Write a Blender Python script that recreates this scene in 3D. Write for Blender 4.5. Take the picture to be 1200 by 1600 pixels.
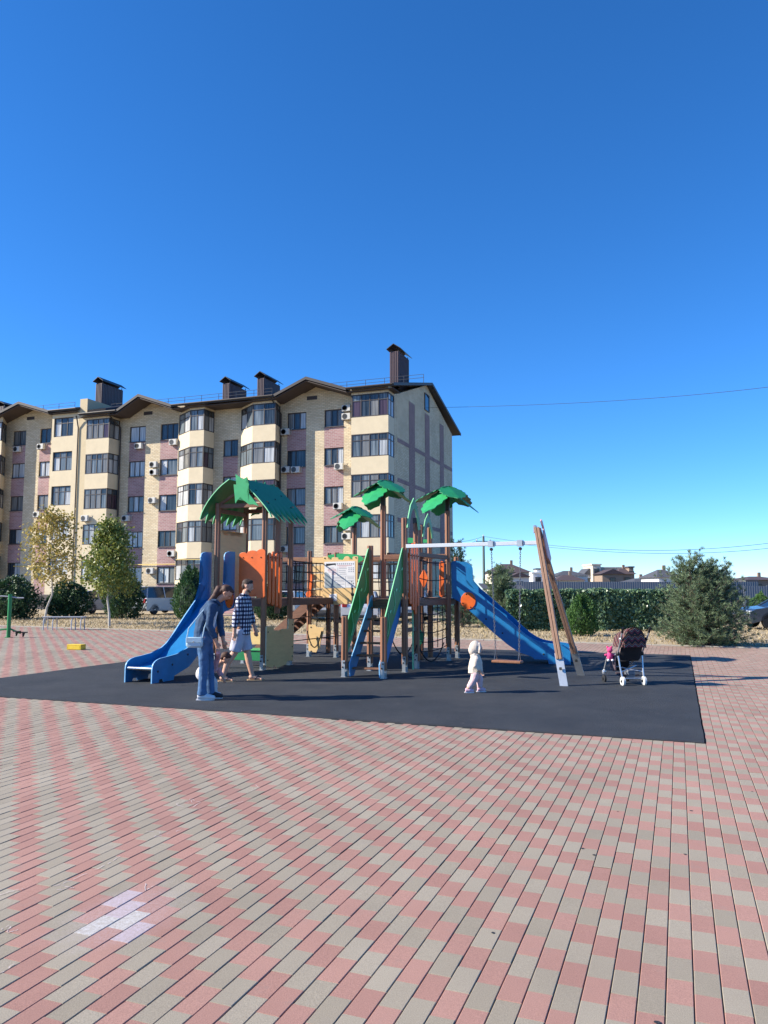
import bpy, bmesh, math, random
import numpy as np
from mathutils import Vector, Matrix, noise as mnoise
R = math.radians
random.seed(7); rng = np.random.default_rng(7)
for o in list(bpy.data.objects): bpy.data.objects.remove(o)
scn = bpy.context.scene
COL = scn.collection
# ------------------------------------------------------------------ camera
CAMH, FPX, PITCH = 1.6, 1200.0, math.atan(120/1200.0)
cd = bpy.data.cameras.new('camera'); cam = bpy.data.objects.new('camera', cd); COL.objects.link(cam)
cam.location = (0, 0, CAMH); cam.rotation_euler = (R(90) + PITCH, 0, 0)
cd.sensor_fit = 'VERTICAL'; cd.sensor_height = 24; cd.sensor_width = 18; cd.lens = 24*FPX/1600.0
cd.clip_start = 0.05; cd.clip_end = 6000
scn.camera = cam
# ------------------------------------------------------------------ light
SUN_EL, SUN_DIR = R(31), Vector((-1.0, -0.10, 0)).normalized()      # horizontal direction towards the sun
w = bpy.data.worlds.new('World'); scn.world = w; w.use_nodes = True
nt = w.node_tree; bg = nt.nodes['Background']
sky = nt.nodes.new('ShaderNodeTexSky'); sky.sky_type = 'NISHITA'; sky.sun_disc = False
sky.sun_elevation = SUN_EL; sky.sun_rotation = math.atan2(SUN_DIR.x, SUN_DIR.y)
sky.air_density = 0.8; sky.dust_density = 0.0; sky.ozone_density = 9.0; sky.altitude = 100
hs = nt.nodes.new('ShaderNodeHueSaturation'); hs.inputs['Saturation'].default_value = 1.12; hs.inputs['Hue'].default_value = 0.501
nt.links.new(sky.outputs[0], hs.inputs['Color']); nt.links.new(hs.outputs[0], bg.inputs['Color'])
bg.inputs['Strength'].default_value = 0.132
sl = bpy.data.lights.new('sun', 'SUN'); so = bpy.data.objects.new('sun', sl); COL.objects.link(so)
sl.energy = 5.0; sl.angle = R(0.53); sl.color = (1.0, 0.92, 0.79)
sd = Vector((SUN_DIR.x*math.cos(SUN_EL), SUN_DIR.y*math.cos(SUN_EL), math.sin(SUN_EL)))
so.rotation_euler = sd.to_track_quat('Z', 'Y').to_euler(); so.location = (-20, -4, 20)
vs = scn.view_settings; vs.view_transform = 'Standard'; vs.look = 'None'; vs.gamma = 1; vs.exposure = 0.9; vs.use_curve_mapping = False
# ------------------------------------------------------------------ pixel -> direction -> place
CP, SP = math.cos(PITCH), math.sin(PITCH)
def ray(px, py):
    x = (px-600)/FPX; y = (800-py)/FPX
    return Vector((x, CP - y*SP, SP + y*CP))
EYE = Vector((0, 0, CAMH))
def G(px, py, z=0.0):                     # where the ray meets the ground
    r = ray(px, py); return EYE + r*((z-CAMH)/r.z)
def AT(px, py, Y):                        # where the ray reaches depth Y
    r = ray(px, py); return EYE + r*(Y/r.y)
def on_plane(px, py, P0, n):
    r = ray(px, py); return EYE + r*((P0-EYE).dot(n)/r.dot(n))
# axes of the paving and of the playground (p to the right and nearer, d away)
TH = R(20.9)
PV = Vector((math.cos(TH), -math.sin(TH), 0)); DV = Vector((math.sin(TH), math.cos(TH), 0))
O2 = Vector((0.40, 14.95, 0))
def L2W(p, d, z=0): return O2 + PV*p + DV*d + Vector((0, 0, z))
def W2L(v): u = v-O2; return Vector((u.dot(PV), u.dot(DV), v.z))
def tp(px, py, p0):                       # trace a pixel on the plane p = p0 -> (d, z)
    l = W2L(on_plane(px, py, L2W(p0, 0), PV)); return (l.y, l.z)
def td(px, py, d0):                       # trace a pixel on the plane d = d0 -> (p, z)
    l = W2L(on_plane(px, py, L2W(0, d0), DV)); return (l.x, l.z)
# ------------------------------------------------------------------ materials
def lin(c):
    if isinstance(c, str): c = [int(c[i:i+2], 16)/255 for i in (0, 2, 4)]
    return tuple(((x/12.92) if x <= .04045 else ((x+.055)/1.055)**2.4) for x in c) + (1,)
MATS = {}
def mat(name, col, rough=.6, metal=0, var=.12, scale=6, bump=0, bscale=60, spec=.5, coat=0, stretch=None, col2=None, emit=0):
    """plain principled surface with a little uneven colour and relief"""
    m = bpy.data.materials.new(name); m.use_nodes = True; MATS[name] = m
    t = m.node_tree; b = t.nodes['Principled BSDF']
    b.inputs['Roughness'].default_value = rough; b.inputs['Metallic'].default_value = metal
    b.inputs['Specular IOR Level'].default_value = spec; b.inputs['Coat Weight'].default_value = coat
    tc = t.nodes.new('ShaderNodeTexCoord'); src = tc.outputs['Object']
    if stretch:
        mp = t.nodes.new('ShaderNodeMapping'); mp.inputs['Scale'].default_value = stretch
        t.links.new(src, mp.inputs['Vector']); src = mp.outputs[0]
    n = t.nodes.new('ShaderNodeTexNoise'); n.inputs['Scale'].default_value = scale; n.inputs['Detail'].default_value = 5; n.inputs['Roughness'].default_value = .65
    t.links.new(src, n.inputs['Vector'])
    c = lin(col); c2 = lin(col2) if col2 else None
    rp = t.nodes.new('ShaderNodeValToRGB'); rp.color_ramp.elements[0].position = .3; rp.color_ramp.elements[1].position = .7
    rp.color_ramp.elements[0].color = c2 if c2 else tuple(x*(1-var) for x in c[:3])+(1,)
    rp.color_ramp.elements[1].color = c if c2 else tuple(min(1, x*(1+var)) for x in c[:3])+(1,)
    t.links.new(n.outputs['Fac'], rp.inputs[0]); t.links.new(rp.outputs[0], b.inputs['Base Color'])
    if bump:
        n2 = t.nodes.new('ShaderNodeTexNoise'); n2.inputs['Scale'].default_value = bscale; n2.inputs['Detail'].default_value = 3
        t.links.new(src, n2.inputs['Vector'])
        bp = t.nodes.new('ShaderNodeBump'); bp.inputs['Strength'].default_value = bump; bp.inputs['Distance'].default_value = .01
        t.links.new(n2.outputs['Fac'], bp.inputs['Height']); t.links.new(bp.outputs[0], b.inputs['Normal'])
    return m
def nd(t, typ, **kw):
    n = t.nodes.new('ShaderNode'+typ)
    for k, v in kw.items():
        if k in n.inputs.keys(): n.inputs[k].default_value = v
        else: setattr(n, k, v)
    return n
def leafmat(name, c1, c2, trans=.25, rough=.5):
    m = bpy.data.materials.new(name); m.use_nodes = True; MATS[name] = m
    t = m.node_tree; b = t.nodes['Principled BSDF']; b.inputs['Roughness'].default_value = rough
    g = nd(t, 'NewGeometry'); wn = nd(t, 'TexWhiteNoise', noise_dimensions='1D'); t.links.new(g.outputs['Random Per Island'], wn.inputs['W'])
    mx = nd(t, 'Mix', data_type='RGBA'); t.links.new(wn.outputs['Value'], mx.inputs[0])
    mx.inputs[6].default_value = lin(c1); mx.inputs[7].default_value = lin(c2)
    t.links.new(mx.outputs[2], b.inputs['Base Color'])
    tr = nd(t, 'BsdfTranslucent'); t.links.new(mx.outputs[2], tr.inputs['Color'])
    ms = nd(t, 'MixShader', Fac=trans); out = t.nodes['Material Output']
    t.links.new(b.outputs[0], ms.inputs[1]); t.links.new(tr.outputs[0], ms.inputs[2]); t.links.new(ms.outputs[0], out.inputs['Surface'])
    return m
def brickmat(name, c1, c2, mortar, scale=1.0, bw=.36, rh=.125, ms=.018, rough=.85):
    """courses of brick too far away to build singly; wall meshes use x along the wall and z up"""
    m = bpy.data.materials.new(name); m.use_nodes = True; MATS[name] = m
    t = m.node_tree; b = t.nodes['Principled BSDF']; b.inputs['Roughness'].default_value = rough; b.inputs['Specular IOR Level'].default_value = .25
    tc = nd(t, 'TexCoord'); sx = nd(t, 'SeparateXYZ'); t.links.new(tc.outputs['Object'], sx.inputs[0])
    ad = nd(t, 'Math', operation='ADD'); t.links.new(sx.outputs[0], ad.inputs[0]); t.links.new(sx.outputs[1], ad.inputs[1])
    cb = nd(t, 'CombineXYZ'); t.links.new(ad.outputs[0], cb.inputs[0]); t.links.new(sx.outputs[2], cb.inputs[1])
    br = nd(t, 'TexBrick', Scale=scale); br.inputs['Brick Width'].default_value = bw; br.inputs['Row Height'].default_value = rh
    br.inputs['Mortar Size'].default_value = ms; br.inputs['Color1'].default_value = lin(c1); br.inputs['Color2'].default_value = lin(c2); br.inputs['Mortar'].default_value = lin(mortar)
    br.inputs['Bias'].default_value = -.1
    t.links.new(cb.outputs[0], br.inputs['Vector'])
    n = nd(t, 'TexNoise', Scale=.6); n.inputs['Detail'].default_value = 6; t.links.new(tc.outputs['Object'], n.inputs['Vector'])
    mr = nd(t, 'MapRange'); mr.inputs[1].default_value = .3; mr.inputs[2].default_value = .7; mr.inputs[3].default_value = .86; mr.inputs[4].default_value = 1.1; t.links.new(n.outputs['Fac'], mr.inputs[0])
    mu = nd(t, 'Mix', data_type='RGBA', blend_type='MULTIPLY'); mu.inputs[0].default_value = 1; t.links.new(br.outputs['Color'], mu.inputs[6]); t.links.new(mr.outputs[0], mu.inputs[7])
    t.links.new(mu.outputs[2], b.inputs['Base Color'])
    bp = nd(t, 'Bump', Strength=.5); bp.inputs['Distance'].default_value = .01; bp.invert = True; t.links.new(br.outputs['Fac'], bp.inputs['Height']); t.links.new(bp.outputs[0], b.inputs['Normal'])
    return m
# ------------------------------------------------------------------ mesh building
def rotz(a): return Matrix.Rotation(a, 3, 'Z')
class MB:
    def __init__(s): s.v = []; s.f = []; s.m = []; s.cur = 0
    def add(s, vs, fs):
        k = len(s.v); s.v += [tuple(x) for x in vs]
        for f in fs: s.f.append([k+i for i in f]); s.m.append(s.cur)
        return s
    def box(s, c, size, rot=None):
        c = Vector(c); hx, hy, hz = [a/2 for a in size]
        vs = [Vector((x, y, z)) for z in (-hz, hz) for y in (-hy, hy) for x in (-hx, hx)]
        if rot is not None: vs = [rot @ q for q in vs]
        return s.add([c+q for q in vs], [(0, 2, 3, 1), (4, 5, 7, 6), (0, 1, 5, 4), (2, 6, 7, 3), (0, 4, 6, 2), (1, 3, 7, 5)])
    def cbox(s, c, size, ch=.01, rot=None):           # box with chamfered long edges (all 12, cheap)
        bm = bmesh.new(); bmesh.ops.create_cube(bm, size=1)
        for q in bm.verts: q.co = Vector((q.co.x*size[0], q.co.y*size[1], q.co.z*size[2]))
        bmesh.ops.bevel(bm, geom=list(bm.edges), offset=ch, segments=1, affect='EDGES', profile=.5)
        vs = [q.co.copy() for q in bm.verts]
        if rot is not None: vs = [rot @ q for q in vs]
        bm.verts.index_update()
        fs = [[q.index for q in f.verts] for f in bm.faces]; bm.free()
        return s.add([Vector(c)+q for q in vs], fs)
    def frame_of(s, a, b, up=None):
        d = (b-a).normalized(); up = Vector(up) if up else (Vector((0, 0, 1)) if abs(d.z) < .95 else Vector((0, 1, 0)))
        x = d.cross(up).normalized(); y = x.cross(d).normalized(); return x, y
    def bar(s, a, b, wd, ht, up=None):                # rectangular bar between two points
        a = Vector(a); b = Vector(b); x, y = s.frame_of(a, b, up); x = x*wd/2; y = y*ht/2
        return s.add([a-x-y, a+x-y, a+x+y, a-x+y, b-x-y, b+x-y, b+x+y, b-x+y], [(0, 3, 2, 1), (4, 5, 6, 7), (0, 1, 5, 4), (1, 2, 6, 5), (2, 3, 7, 6), (3, 0, 4, 7)])
    def tube(s, pts, r, n=8, cap=True):               # swept tube; r a number or one radius (or (rx,ry)) per point
        pts = [Vector(p) for p in pts]; N = len(pts); rs = r if isinstance(r, (list, tuple)) else [r]*N
        base = len(s.v); x = None
        for i, p in enumerate(pts):
            d = (pts[min(i+1, N-1)]-pts[max(i-1, 0)]).normalized()
            if x is None: x, y = s.frame_of(Vector((0, 0, 0)), d)
            else:
                x = (x - d*x.dot(d)).normalized(); y = x.cross(d)
            rr = rs[i]; ra, rb = rr if isinstance(rr, (tuple, list)) else (rr, rr)
            for k in range(n):
                a = 2*math.pi*k/n; s.v.append(tuple(p + x*ra*math.cos(a) + y*rb*math.sin(a)))
        for i in range(N-1):
            for k in range(n):
                a = base+i*n+k; b = base+i*n+(k+1) % n; s.f.append([a, b, b+n, a+n]); s.m.append(s.cur)
        if cap:
            s.f.append([base+k for k in range(n)][::-1]); s.m.append(s.cur)
            s.f.append([base+(N-1)*n+k for k in range(n)]); s.m.append(s.cur)
        return s
    def ell(s, c, r, rot=None, nu=12, nv=8):
        c = Vector(c); vs = []; fs = []
        for i in range(nv+1):
            th = math.pi*i/nv
            for k in range(nu):
                q = Vector((r[0]*math.sin(th)*math.cos(2*math.pi*k/nu), r[1]*math.sin(th)*math.sin(2*math.pi*k/nu), r[2]*math.cos(th)))
                vs.append(c + (rot @ q if rot is not None else q))
        for i in range(nv):
            for k in range(nu):
                a = i*nu+k; b = i*nu+(k+1) % nu
                fs.append((a, a+nu, b+nu, b))
        return s.add(vs, fs)
    def prism(s, pts, fr, t):                         # outline pts (a,b) -> fr(a,b,off), thickness t centred on off=0
        n = len(pts); A = [fr(a, b, -t/2) for a, b in pts]; B = [fr(a, b, t/2) for a, b in pts]
        bm = bmesh.new(); va = [bm.verts.new(q) for q in A]; f = bm.faces.new(va)
        bmesh.ops.triangulate(bm, faces=[f], ngon_method='EAR_CLIP'); bm.verts.index_update()
        tri = [[q.index for q in ff.verts] for ff in bm.faces]; bm.free()
        fs = [t_ for t_ in tri] + [[i+n for i in t_[::-1]] for t_ in tri]
        fs += [(i, i+n, (i+1) % n + n, (i+1) % n) for i in range(n)]
        return s.add(A+B, fs)
    def lathe(s, prof, c, n=16, axis=None):           # prof: (r, h) list; axis vector = spin axis
        c = Vector(c); ax = Vector(axis).normalized() if axis else Vector((0, 0, 1))
        x, y = s.frame_of(Vector((0, 0, 0)), ax); vs = []; fs = []
        for r, h in prof:
            for k in range(n):
                a = 2*math.pi*k/n; vs.append(c + ax*h + (x*math.cos(a)+y*math.sin(a))*r)
        for i in range(len(prof)-1):
            for k in range(n):
                a = i*n+k; b = i*n+(k+1) % n; fs.append((a, b, b+n, a+n))
        fs.append([k for k in range(n)][::-1]); fs.append([(len(prof)-1)*n+k for k in range(n)])
        return s.add(vs, fs)
    def mesh(s, name, mats, smooth=False):
        me = bpy.data.meshes.new(name); me.from_pydata(s.v, [], s.f); me.validate()
        for mm in (mats if isinstance(mats, (list, tuple)) else [mats]): me.materials.append(MATS[mm])
        if len(me.polygons) == len(s.m): me.polygons.foreach_set('material_index', s.m)
        bm = bmesh.new(); bm.from_mesh(me); bmesh.ops.recalc_face_normals(bm, faces=bm.faces); bm.to_mesh(me); bm.free()
        if smooth:
            me.polygons.foreach_set('use_smooth', [True]*len(me.polygons))
            try: me.set_sharp_from_angle(angle=R(smooth if smooth is not True else 40))
            except Exception: pass
        return me
    def build(s, name, mats, parent=None, smooth=False, bevel=0):
        o = bpy.data.objects.new(name, s.mesh(name, mats, smooth)); COL.objects.link(o)
        if parent is not None: o.parent = parent
        if bevel:
            b = o.modifiers.new('bevel', 'BEVEL'); b.width = bevel; b.segments = 2; b.limit_method = 'ANGLE'; b.angle_limit = R(50)
        return o
def tag(o, label, cat, group=None, kind=None):
    if label: o['label'] = label
    if cat: o['category'] = cat
    if group: o['group'] = group
    if kind: o['kind'] = kind
    return o
def thing(name, label, cat, loc=(0, 0, 0), rz=0, group=None):
    o = bpy.data.objects.new(name, None); COL.objects.link(o); o.empty_display_size = .2
    o.location = loc; o.rotation_euler = (0, 0, rz); return tag(o, label, cat, group)
def copy_tree(o, parent=None):
    c = o.copy(); COL.objects.link(c)
    if parent is not None: c.parent = parent
    for ch in list(o.children): copy_tree(ch, c)
    return c
def struct(o): o['kind'] = 'structure'; return o
def stuff(o): o['kind'] = 'stuff'; return o
# ================================================================== GROUND
_c1, _c2 = G(196, 1428), G(152, 1456)
CHALK = [(_c1.x, _c1.y, .3, .45, 'cfc6cf')]
def paver_mat(name, c1, c2, chalk=None):
    m = bpy.data.materials.new(name); m.use_nodes = True; MATS[name] = m
    t = m.node_tree; b = t.nodes['Principled BSDF']; b.inputs['Roughness'].default_value = .82; b.inputs['Specular IOR Level'].default_value = .3
    g = nd(t, 'NewGeometry')
    vr = nd(t, 'VectorRotate', rotation_type='Z_AXIS'); vr.inputs['Angle'].default_value = TH; t.links.new(g.outputs['Position'], vr.inputs['Vector'])
    sp_ = nd(t, 'SeparateXYZ'); t.links.new(vr.outputs[0], sp_.inputs[0])
    dp = nd(t, 'Math', operation='DIVIDE'); dp.inputs[1].default_value = .104; t.links.new(sp_.outputs[0], dp.inputs[0]); fp_ = nd(t, 'Math', operation='FLOOR'); t.links.new(dp.outputs[0], fp_.inputs[0])
    sh = nd(t, 'Math', operation='MULTIPLY_ADD'); sh.inputs[1].default_value = .1; t.links.new(fp_.outputs[0], sh.inputs[0]); t.links.new(sp_.outputs[1], sh.inputs[2])
    dd_ = nd(t, 'Math', operation='DIVIDE'); dd_.inputs[1].default_value = .203; t.links.new(sh.outputs[0], dd_.inputs[0]); fd_ = nd(t, 'Math', operation='FLOOR'); t.links.new(dd_.outputs[0], fd_.inputs[0])
    fl = nd(t, 'CombineXYZ'); t.links.new(fp_.outputs[0], fl.inputs[0]); t.links.new(fd_.outputs[0], fl.inputs[1])
    wn = nd(t, 'TexWhiteNoise', noise_dimensions='3D'); t.links.new(fl.outputs[0], wn.inputs['Vector'])
    mx = nd(t, 'Mix', data_type='RGBA'); mx.inputs[6].default_value = lin(c1); mx.inputs[7].default_value = lin(c2); t.links.new(wn.outputs['Value'], mx.inputs[0])
    n1 = nd(t, 'TexNoise', Scale=230.0); n1.inputs['Detail'].default_value = 4; t.links.new(g.outputs['Position'], n1.inputs['Vector'])
    n2 = nd(t, 'TexNoise', Scale=.55); n2.inputs['Detail'].default_value = 6; n2.inputs['Roughness'].default_value = .6; t.links.new(g.outputs['Position'], n2.inputs['Vector'])
    r1 = nd(t, 'MapRange'); r1.inputs[1].default_value = .3; r1.inputs[2].default_value = .7; r1.inputs[3].default_value = .78; r1.inputs[4].default_value = 1.2; t.links.new(n1.outputs['Fac'], r1.inputs[0])
    r2 = nd(t, 'MapRange'); r2.inputs[1].default_value = .3; r2.inputs[2].default_value = .7; r2.inputs[3].default_value = .88; r2.inputs[4].default_value = 1.1; t.links.new(n2.outputs['Fac'], r2.inputs[0])
    mm = nd(t, 'Math', operation='MULTIPLY'); t.links.new(r1.outputs[0], mm.inputs[0]); t.links.new(r2.outputs[0], mm.inputs[1])
    mu = nd(t, 'Mix', data_type='RGBA', blend_type='MULTIPLY'); mu.inputs[0].default_value = 1; t.links.new(mx.outputs[2], mu.inputs[6]); t.links.new(mm.outputs[0], mu.inputs[7])
    # spots of spilt grit and old stains
    n3 = nd(t, 'TexNoise', Scale=3.1); n3.inputs['Detail'].default_value = 9; n3.inputs['Roughness'].default_value = .75; t.links.new(g.outputs['Position'], n3.inputs['Vector'])
    r3 = nd(t, 'MapRange'); r3.inputs[1].default_value = .58; r3.inputs[2].default_value = .74; r3.inputs[3].default_value = 0; r3.inputs[4].default_value = .5; t.links.new(n3.outputs['Fac'], r3.inputs[0])
    ds = nd(t, 'Mix', data_type='RGBA'); ds.inputs[7].default_value = lin('8a8079'); t.links.new(r3.outputs[0], ds.inputs[0]); t.links.new(mu.outputs[2], ds.inputs[6])
    last = ds.outputs[2]
    # rubbed-in chalk: two powdery smears that run across the joints
    for (cx, cy, ra, rb, hue) in CHALK:
        mpv = nd(t, 'Mapping', vector_type='POINT'); sub_ = nd(t, 'VectorMath', operation='SUBTRACT'); sub_.inputs[1].default_value = (cx, cy, 0); t.links.new(g.outputs['Position'], sub_.inputs[0])
        vr2 = nd(t, 'VectorRotate', rotation_type='Z_AXIS'); vr2.inputs['Angle'].default_value = TH; t.links.new(sub_.outputs[0], vr2.inputs['Vector']); mpv.inputs['Scale'].default_value = (1/ra, 1/rb, 0); t.links.new(vr2.outputs[0], mpv.inputs['Vector'])
        nw = nd(t, 'TexNoise', Scale=9.0); nw.inputs['Detail'].default_value = 3; t.links.new(g.outputs['Position'], nw.inputs['Vector'])
        ln_ = nd(t, 'VectorMath', operation='LENGTH'); t.links.new(mpv.outputs[0], ln_.inputs[0]); aw = nd(t, 'Math', operation='ADD'); t.links.new(ln_.outputs['Value'], aw.inputs[0]); t.links.new(nw.outputs['Fac'], aw.inputs[1])
        rd = nd(t, 'MapRange'); rd.inputs[1].default_value = 1.05; rd.inputs[2].default_value = 1.55; rd.inputs[3].default_value = 1; rd.inputs[4].default_value = 0; t.links.new(aw.outputs[0], rd.inputs[0])
        n4 = nd(t, 'TexNoise', Scale=60.0); n4.inputs['Detail'].default_value = 8; n4.inputs['Roughness'].default_value = .8; t.links.new(g.outputs['Position'], n4.inputs['Vector'])
        r4 = nd(t, 'MapRange'); r4.inputs[1].default_value = .38; r4.inputs[2].default_value = .64; r4.inputs[3].default_value = 0; r4.inputs[4].default_value = .22; t.links.new(n4.outputs['Fac'], r4.inputs[0])
        mk = nd(t, 'Math', operation='MULTIPLY'); t.links.new(rd.outputs[0], mk.inputs[0]); t.links.new(r4.outputs[0], mk.inputs[1])
        ck = nd(t, 'Mix', data_type='RGBA'); ck.inputs[7].default_value = lin(hue); t.links.new(mk.outputs[0], ck.inputs[0]); t.links.new(last, ck.inputs[6]); last = ck.outputs[2]
    if chalk:
        n4 = nd(t, 'TexNoise', Scale=48.0); n4.inputs['Detail'].default_value = 8; n4.inputs['Roughness'].default_value = .8; t.links.new(g.outputs['Position'], n4.inputs['Vector'])
        r4 = nd(t, 'MapRange'); r4.inputs[1].default_value = .36; r4.inputs[2].default_value = .62; r4.inputs[3].default_value = .1; r4.inputs[4].default_value = .85; t.links.new(n4.outputs['Fac'], r4.inputs[0])
        ck = nd(t, 'Mix', data_type='RGBA'); ck.inputs[7].default_value = lin(chalk); t.links.new(r4.outputs[0], ck.inputs[0]); t.links.new(last, ck.inputs[6]); last = ck.outputs[2]
    t.links.new(last, b.inputs['Base Color'])
    bp = nd(t, 'Bump', Strength=.35); bp.inputs['Distance'].default_value = .004; t.links.new(n1.outputs['Fac'], bp.inputs['Height']); t.links.new(bp.outputs[0], b.inputs['Normal'])
paver_mat('paver_red', 'a98275', '9d766a'); paver_mat('paver_grey', '9f9584', '928877')
paver_mat('chalk_violet', '9f9584', '9f8580', 'bdb0bb'); paver_mat('chalk_white', '9f9584', '928877', 'c9c7c6')
mat('joint_sand', '41372f', .95, var=.5, scale=55, bump=.4, bscale=200)
mat('soil', '8d7c5f', .95, var=.3, scale=.6, bump=.6, bscale=30, col2='6f6148')
mat('straw_ground', 'bba98a', .95, scale=1.4, bump=.8, bscale=45, col2='8f8064')
mat('rubber', '363a3f', .82, var=.14, scale=1.6, bump=.8, bscale=300, spec=.35, col2='2a2e34')
mat('asphalt', '55565a', .9, var=.15, scale=3, bump=.4, bscale=200)
mat('kerbstone', '9b958c', .9, var=.15, scale=8, bump=.3)
mat('chalk_line', 'bfb2ae', .95, var=.1)

_t = MATS['rubber'].node_tree; _b = _t.nodes['Principled BSDF']; _g = nd(_t, 'NewGeometry')          # dust, scuffs and pale granules
_src = _b.inputs['Base Color'].links[0].from_socket
for _sc, _lo, _hi, _am, _c in ((.5, .45, .8, .2, '6d6a66'), (7.0, .62, .72, .35, '77746f'), (160.0, .66, .74, .5, '7c7d80')):
    _n = nd(_t, 'TexNoise', Scale=_sc); _n.inputs['Detail'].default_value = 8; _n.inputs['Roughness'].default_value = .7; _t.links.new(_g.outputs['Position'], _n.inputs['Vector'])
    _r = nd(_t, 'MapRange'); _r.inputs[1].default_value = _lo; _r.inputs[2].default_value = _hi; _r.inputs[3].default_value = 0; _r.inputs[4].default_value = _am; _t.links.new(_n.outputs['Fac'], _r.inputs[0])
    _m = nd(_t, 'Mix', data_type='RGBA'); _m.inputs[7].default_value = lin(_c); _t.links.new(_r.outputs[0], _m.inputs[0]); _t.links.new(_src, _m.inputs[6]); _src = _m.outputs[2]
_t.links.new(_src, _b.inputs['Base Color'])
C0 = G(1101, 1162)                                       # near right corner of the rubber
c0 = W2L(C0); MATW, MATL = 11.6, 11.3
mp0, mp1, md0, md1 = c0.x-MATW, c0.x, c0.y, c0.y+MATL
def quad(name, m, pts, z, parent=None):
    return MB().add([(p[0], p[1], z) for p in pts], [range(len(pts))]).build(name, m, parent)
struct(quad('ground', 'soil', [(-2500, -2500), (2500, -2500), (2500, 2500), (-2500, 2500)], -.09))
# paving edge towards the verge (two points seen at its ends)
eA, eB = G(100, 981), G(1190, 1013); ed = (eB-eA).normalized()
def edge_y(x): return eA.y + (x-eA.x)*ed.y/ed.x
xl, xr = -34, 30
pavement = struct(MB().add([(xl, -9, -.017), (xr, -9, -.017), (xr, edge_y(xr), -.017), (xl, edge_y(xl), -.017), (xl, -9, -.08), (xr, -9, -.08), (xr, edge_y(xr), -.08), (xl, edge_y(xl), -.08)],
    [(0, 1, 2, 3), (0, 4, 5, 1), (1, 5, 6, 2), (2, 6, 7, 3), (3, 7, 4, 0)]).build('pavement', 'joint_sand'))
# pavers 10 x 20 cm laid in running bond, red and grey by turns
PW, PL, GAPL, GAPE, TOP, BOT = .104, .203, .0038, .0012, 0.0, -.016
chalk_cells = {}
def cell_at(px, py):
    g = G(px, py); p, d = g.dot(PV), g.dot(DV); i = math.floor(p/PW); s = d + i*.1; return i, math.floor(s/PL)
for q in [(208, 1422), (212, 1437), (203, 1470), (190, 1408), (196, 1398)]:
    chalk_cells[cell_at(*q)] = 'chalk_violet'
for q in [(150, 1456), (178, 1442)]: chalk_cells[cell_at(*q)] = 'chalk_white'
near, far = [], []
for i in range(math.floor(-34/PW), math.ceil(32/PW)):
    p = (i+.5)*PW
    for k in range(math.floor((-6+i*0)/PL)-200, math.ceil(36/PL)+200):
        d = (k+.5)*PL - i*.1
        if d < 0.2 or d > 31: continue
        lx, ly = p*PV.x + d*DV.x, p*PV.y + d*DV.y
        if ly < 1.4 or abs(lx) > ly*.52 + 3.2: continue
        if ly > edge_y(lx)-.1: continue
        lp, ld = p - O2.dot(PV), d - O2.dot(DV)
        if mp0+.03 < lp < mp1-.03 and md0+.05 < ld < md1-.05: continue
        vis = abs(lx) < ly*.5+.02 and ly > 2.98
        (near if vis and ly < 6.4 else far).append((ly, i, k, p, d))
near.sort(); far = near[300:] + far; near = near[:300]
def paver_shape(jit):
    a, b = (PW-GAPL)/2, (PL-GAPE)/2; c = .0028
    v = [(-a, -b, BOT), (a, -b, BOT), (a, b, BOT), (-a, b, BOT), (-a, -b, TOP-c*.9), (a, -b, TOP-c*.9), (a, b, TOP-c*.9), (-a, b, TOP-c*.9),
         (-a+c, -b+c*.35, TOP), (a-c, -b+c*.35, TOP), (a-c, b-c*.35, TOP), (-a+c, b-c*.35, TOP)]
    f = [(8, 9, 10, 11)] + [(j, (j+1) % 4, (j+1) % 4+4, j+4) for j in range(4)] + [(j+4, (j+1) % 4+4, (j+1) % 4+8, j+8) for j in range(4)]
    return v, f
pvv, pvf = paver_shape(0)
pm = {}
for nme in ('paver_red', 'paver_grey', 'chalk_violet', 'chalk_white'):
    b_ = MB(); b_.add(pvv, pvf); pm[nme] = b_.mesh('paver', nme)
ang = -TH
for ly, i, k, p, d in near:
    nme = chalk_cells.get((i, k)) or ('paver_red' if k % 2 == 0 else 'paver_grey')
    o = bpy.data.objects.new('paver', pm[nme]); COL.objects.link(o); o.parent = pavement
    c = PV*p + DV*d; o.location = (c.x, c.y, random.uniform(-.0022, .001)); o.rotation_euler = (random.gauss(0, .0025), random.gauss(0, .004), ang + random.gauss(0, .002))
# the rest: one mesh
N = len(far); base = np.array(pvv)[4:]                      # top ring and chamfer ring only
F5 = np.array([(4, 5, 6, 7)] + [(j, (j+1) % 4, (j+1) % 4+4, j+4) for j in range(4)])
pd_ = np.array([(p, d) for _, _, _, p, d in far])
zz = rng.uniform(-.0022, .001, N); tx = rng.normal(0, .004, N); ty = rng.normal(0, .006, N)
V = np.zeros((N, 8, 3))
lx_ = base[None, :, 0]; ly_ = base[None, :, 1]
V[:, :, 2] = base[None, :, 2] + zz[:, None] + tx[:, None]*ly_ + ty[:, None]*lx_
a_ = pd_[:, 0][:, None] + lx_; b__ = pd_[:, 1][:, None] + ly_
V[:, :, 0] = a_*PV.x + b__*DV.x; V[:, :, 1] = a_*PV.y + b__*DV.y
Fc = (np.arange(N)[:, None, None]*8 + F5[None]).reshape(-1, 4)
me = bpy.data.meshes.new('pavers'); me.from_pydata(V.reshape(-1, 3).tolist(), [], Fc.tolist())
me.materials.append(MATS['paver_red']); me.materials.append(MATS['paver_grey']); me.materials.append(MATS['chalk_violet']); me.materials.append(MATS['chalk_white'])
ci = np.array([{'chalk_violet': 2, 'chalk_white': 3}.get(chalk_cells.get((i, k)), 0 if k % 2 == 0 else 1) for _, i, k, _, _ in far])
me.polygons.foreach_set('material_index', np.repeat(ci, 5)); me.update()
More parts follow.
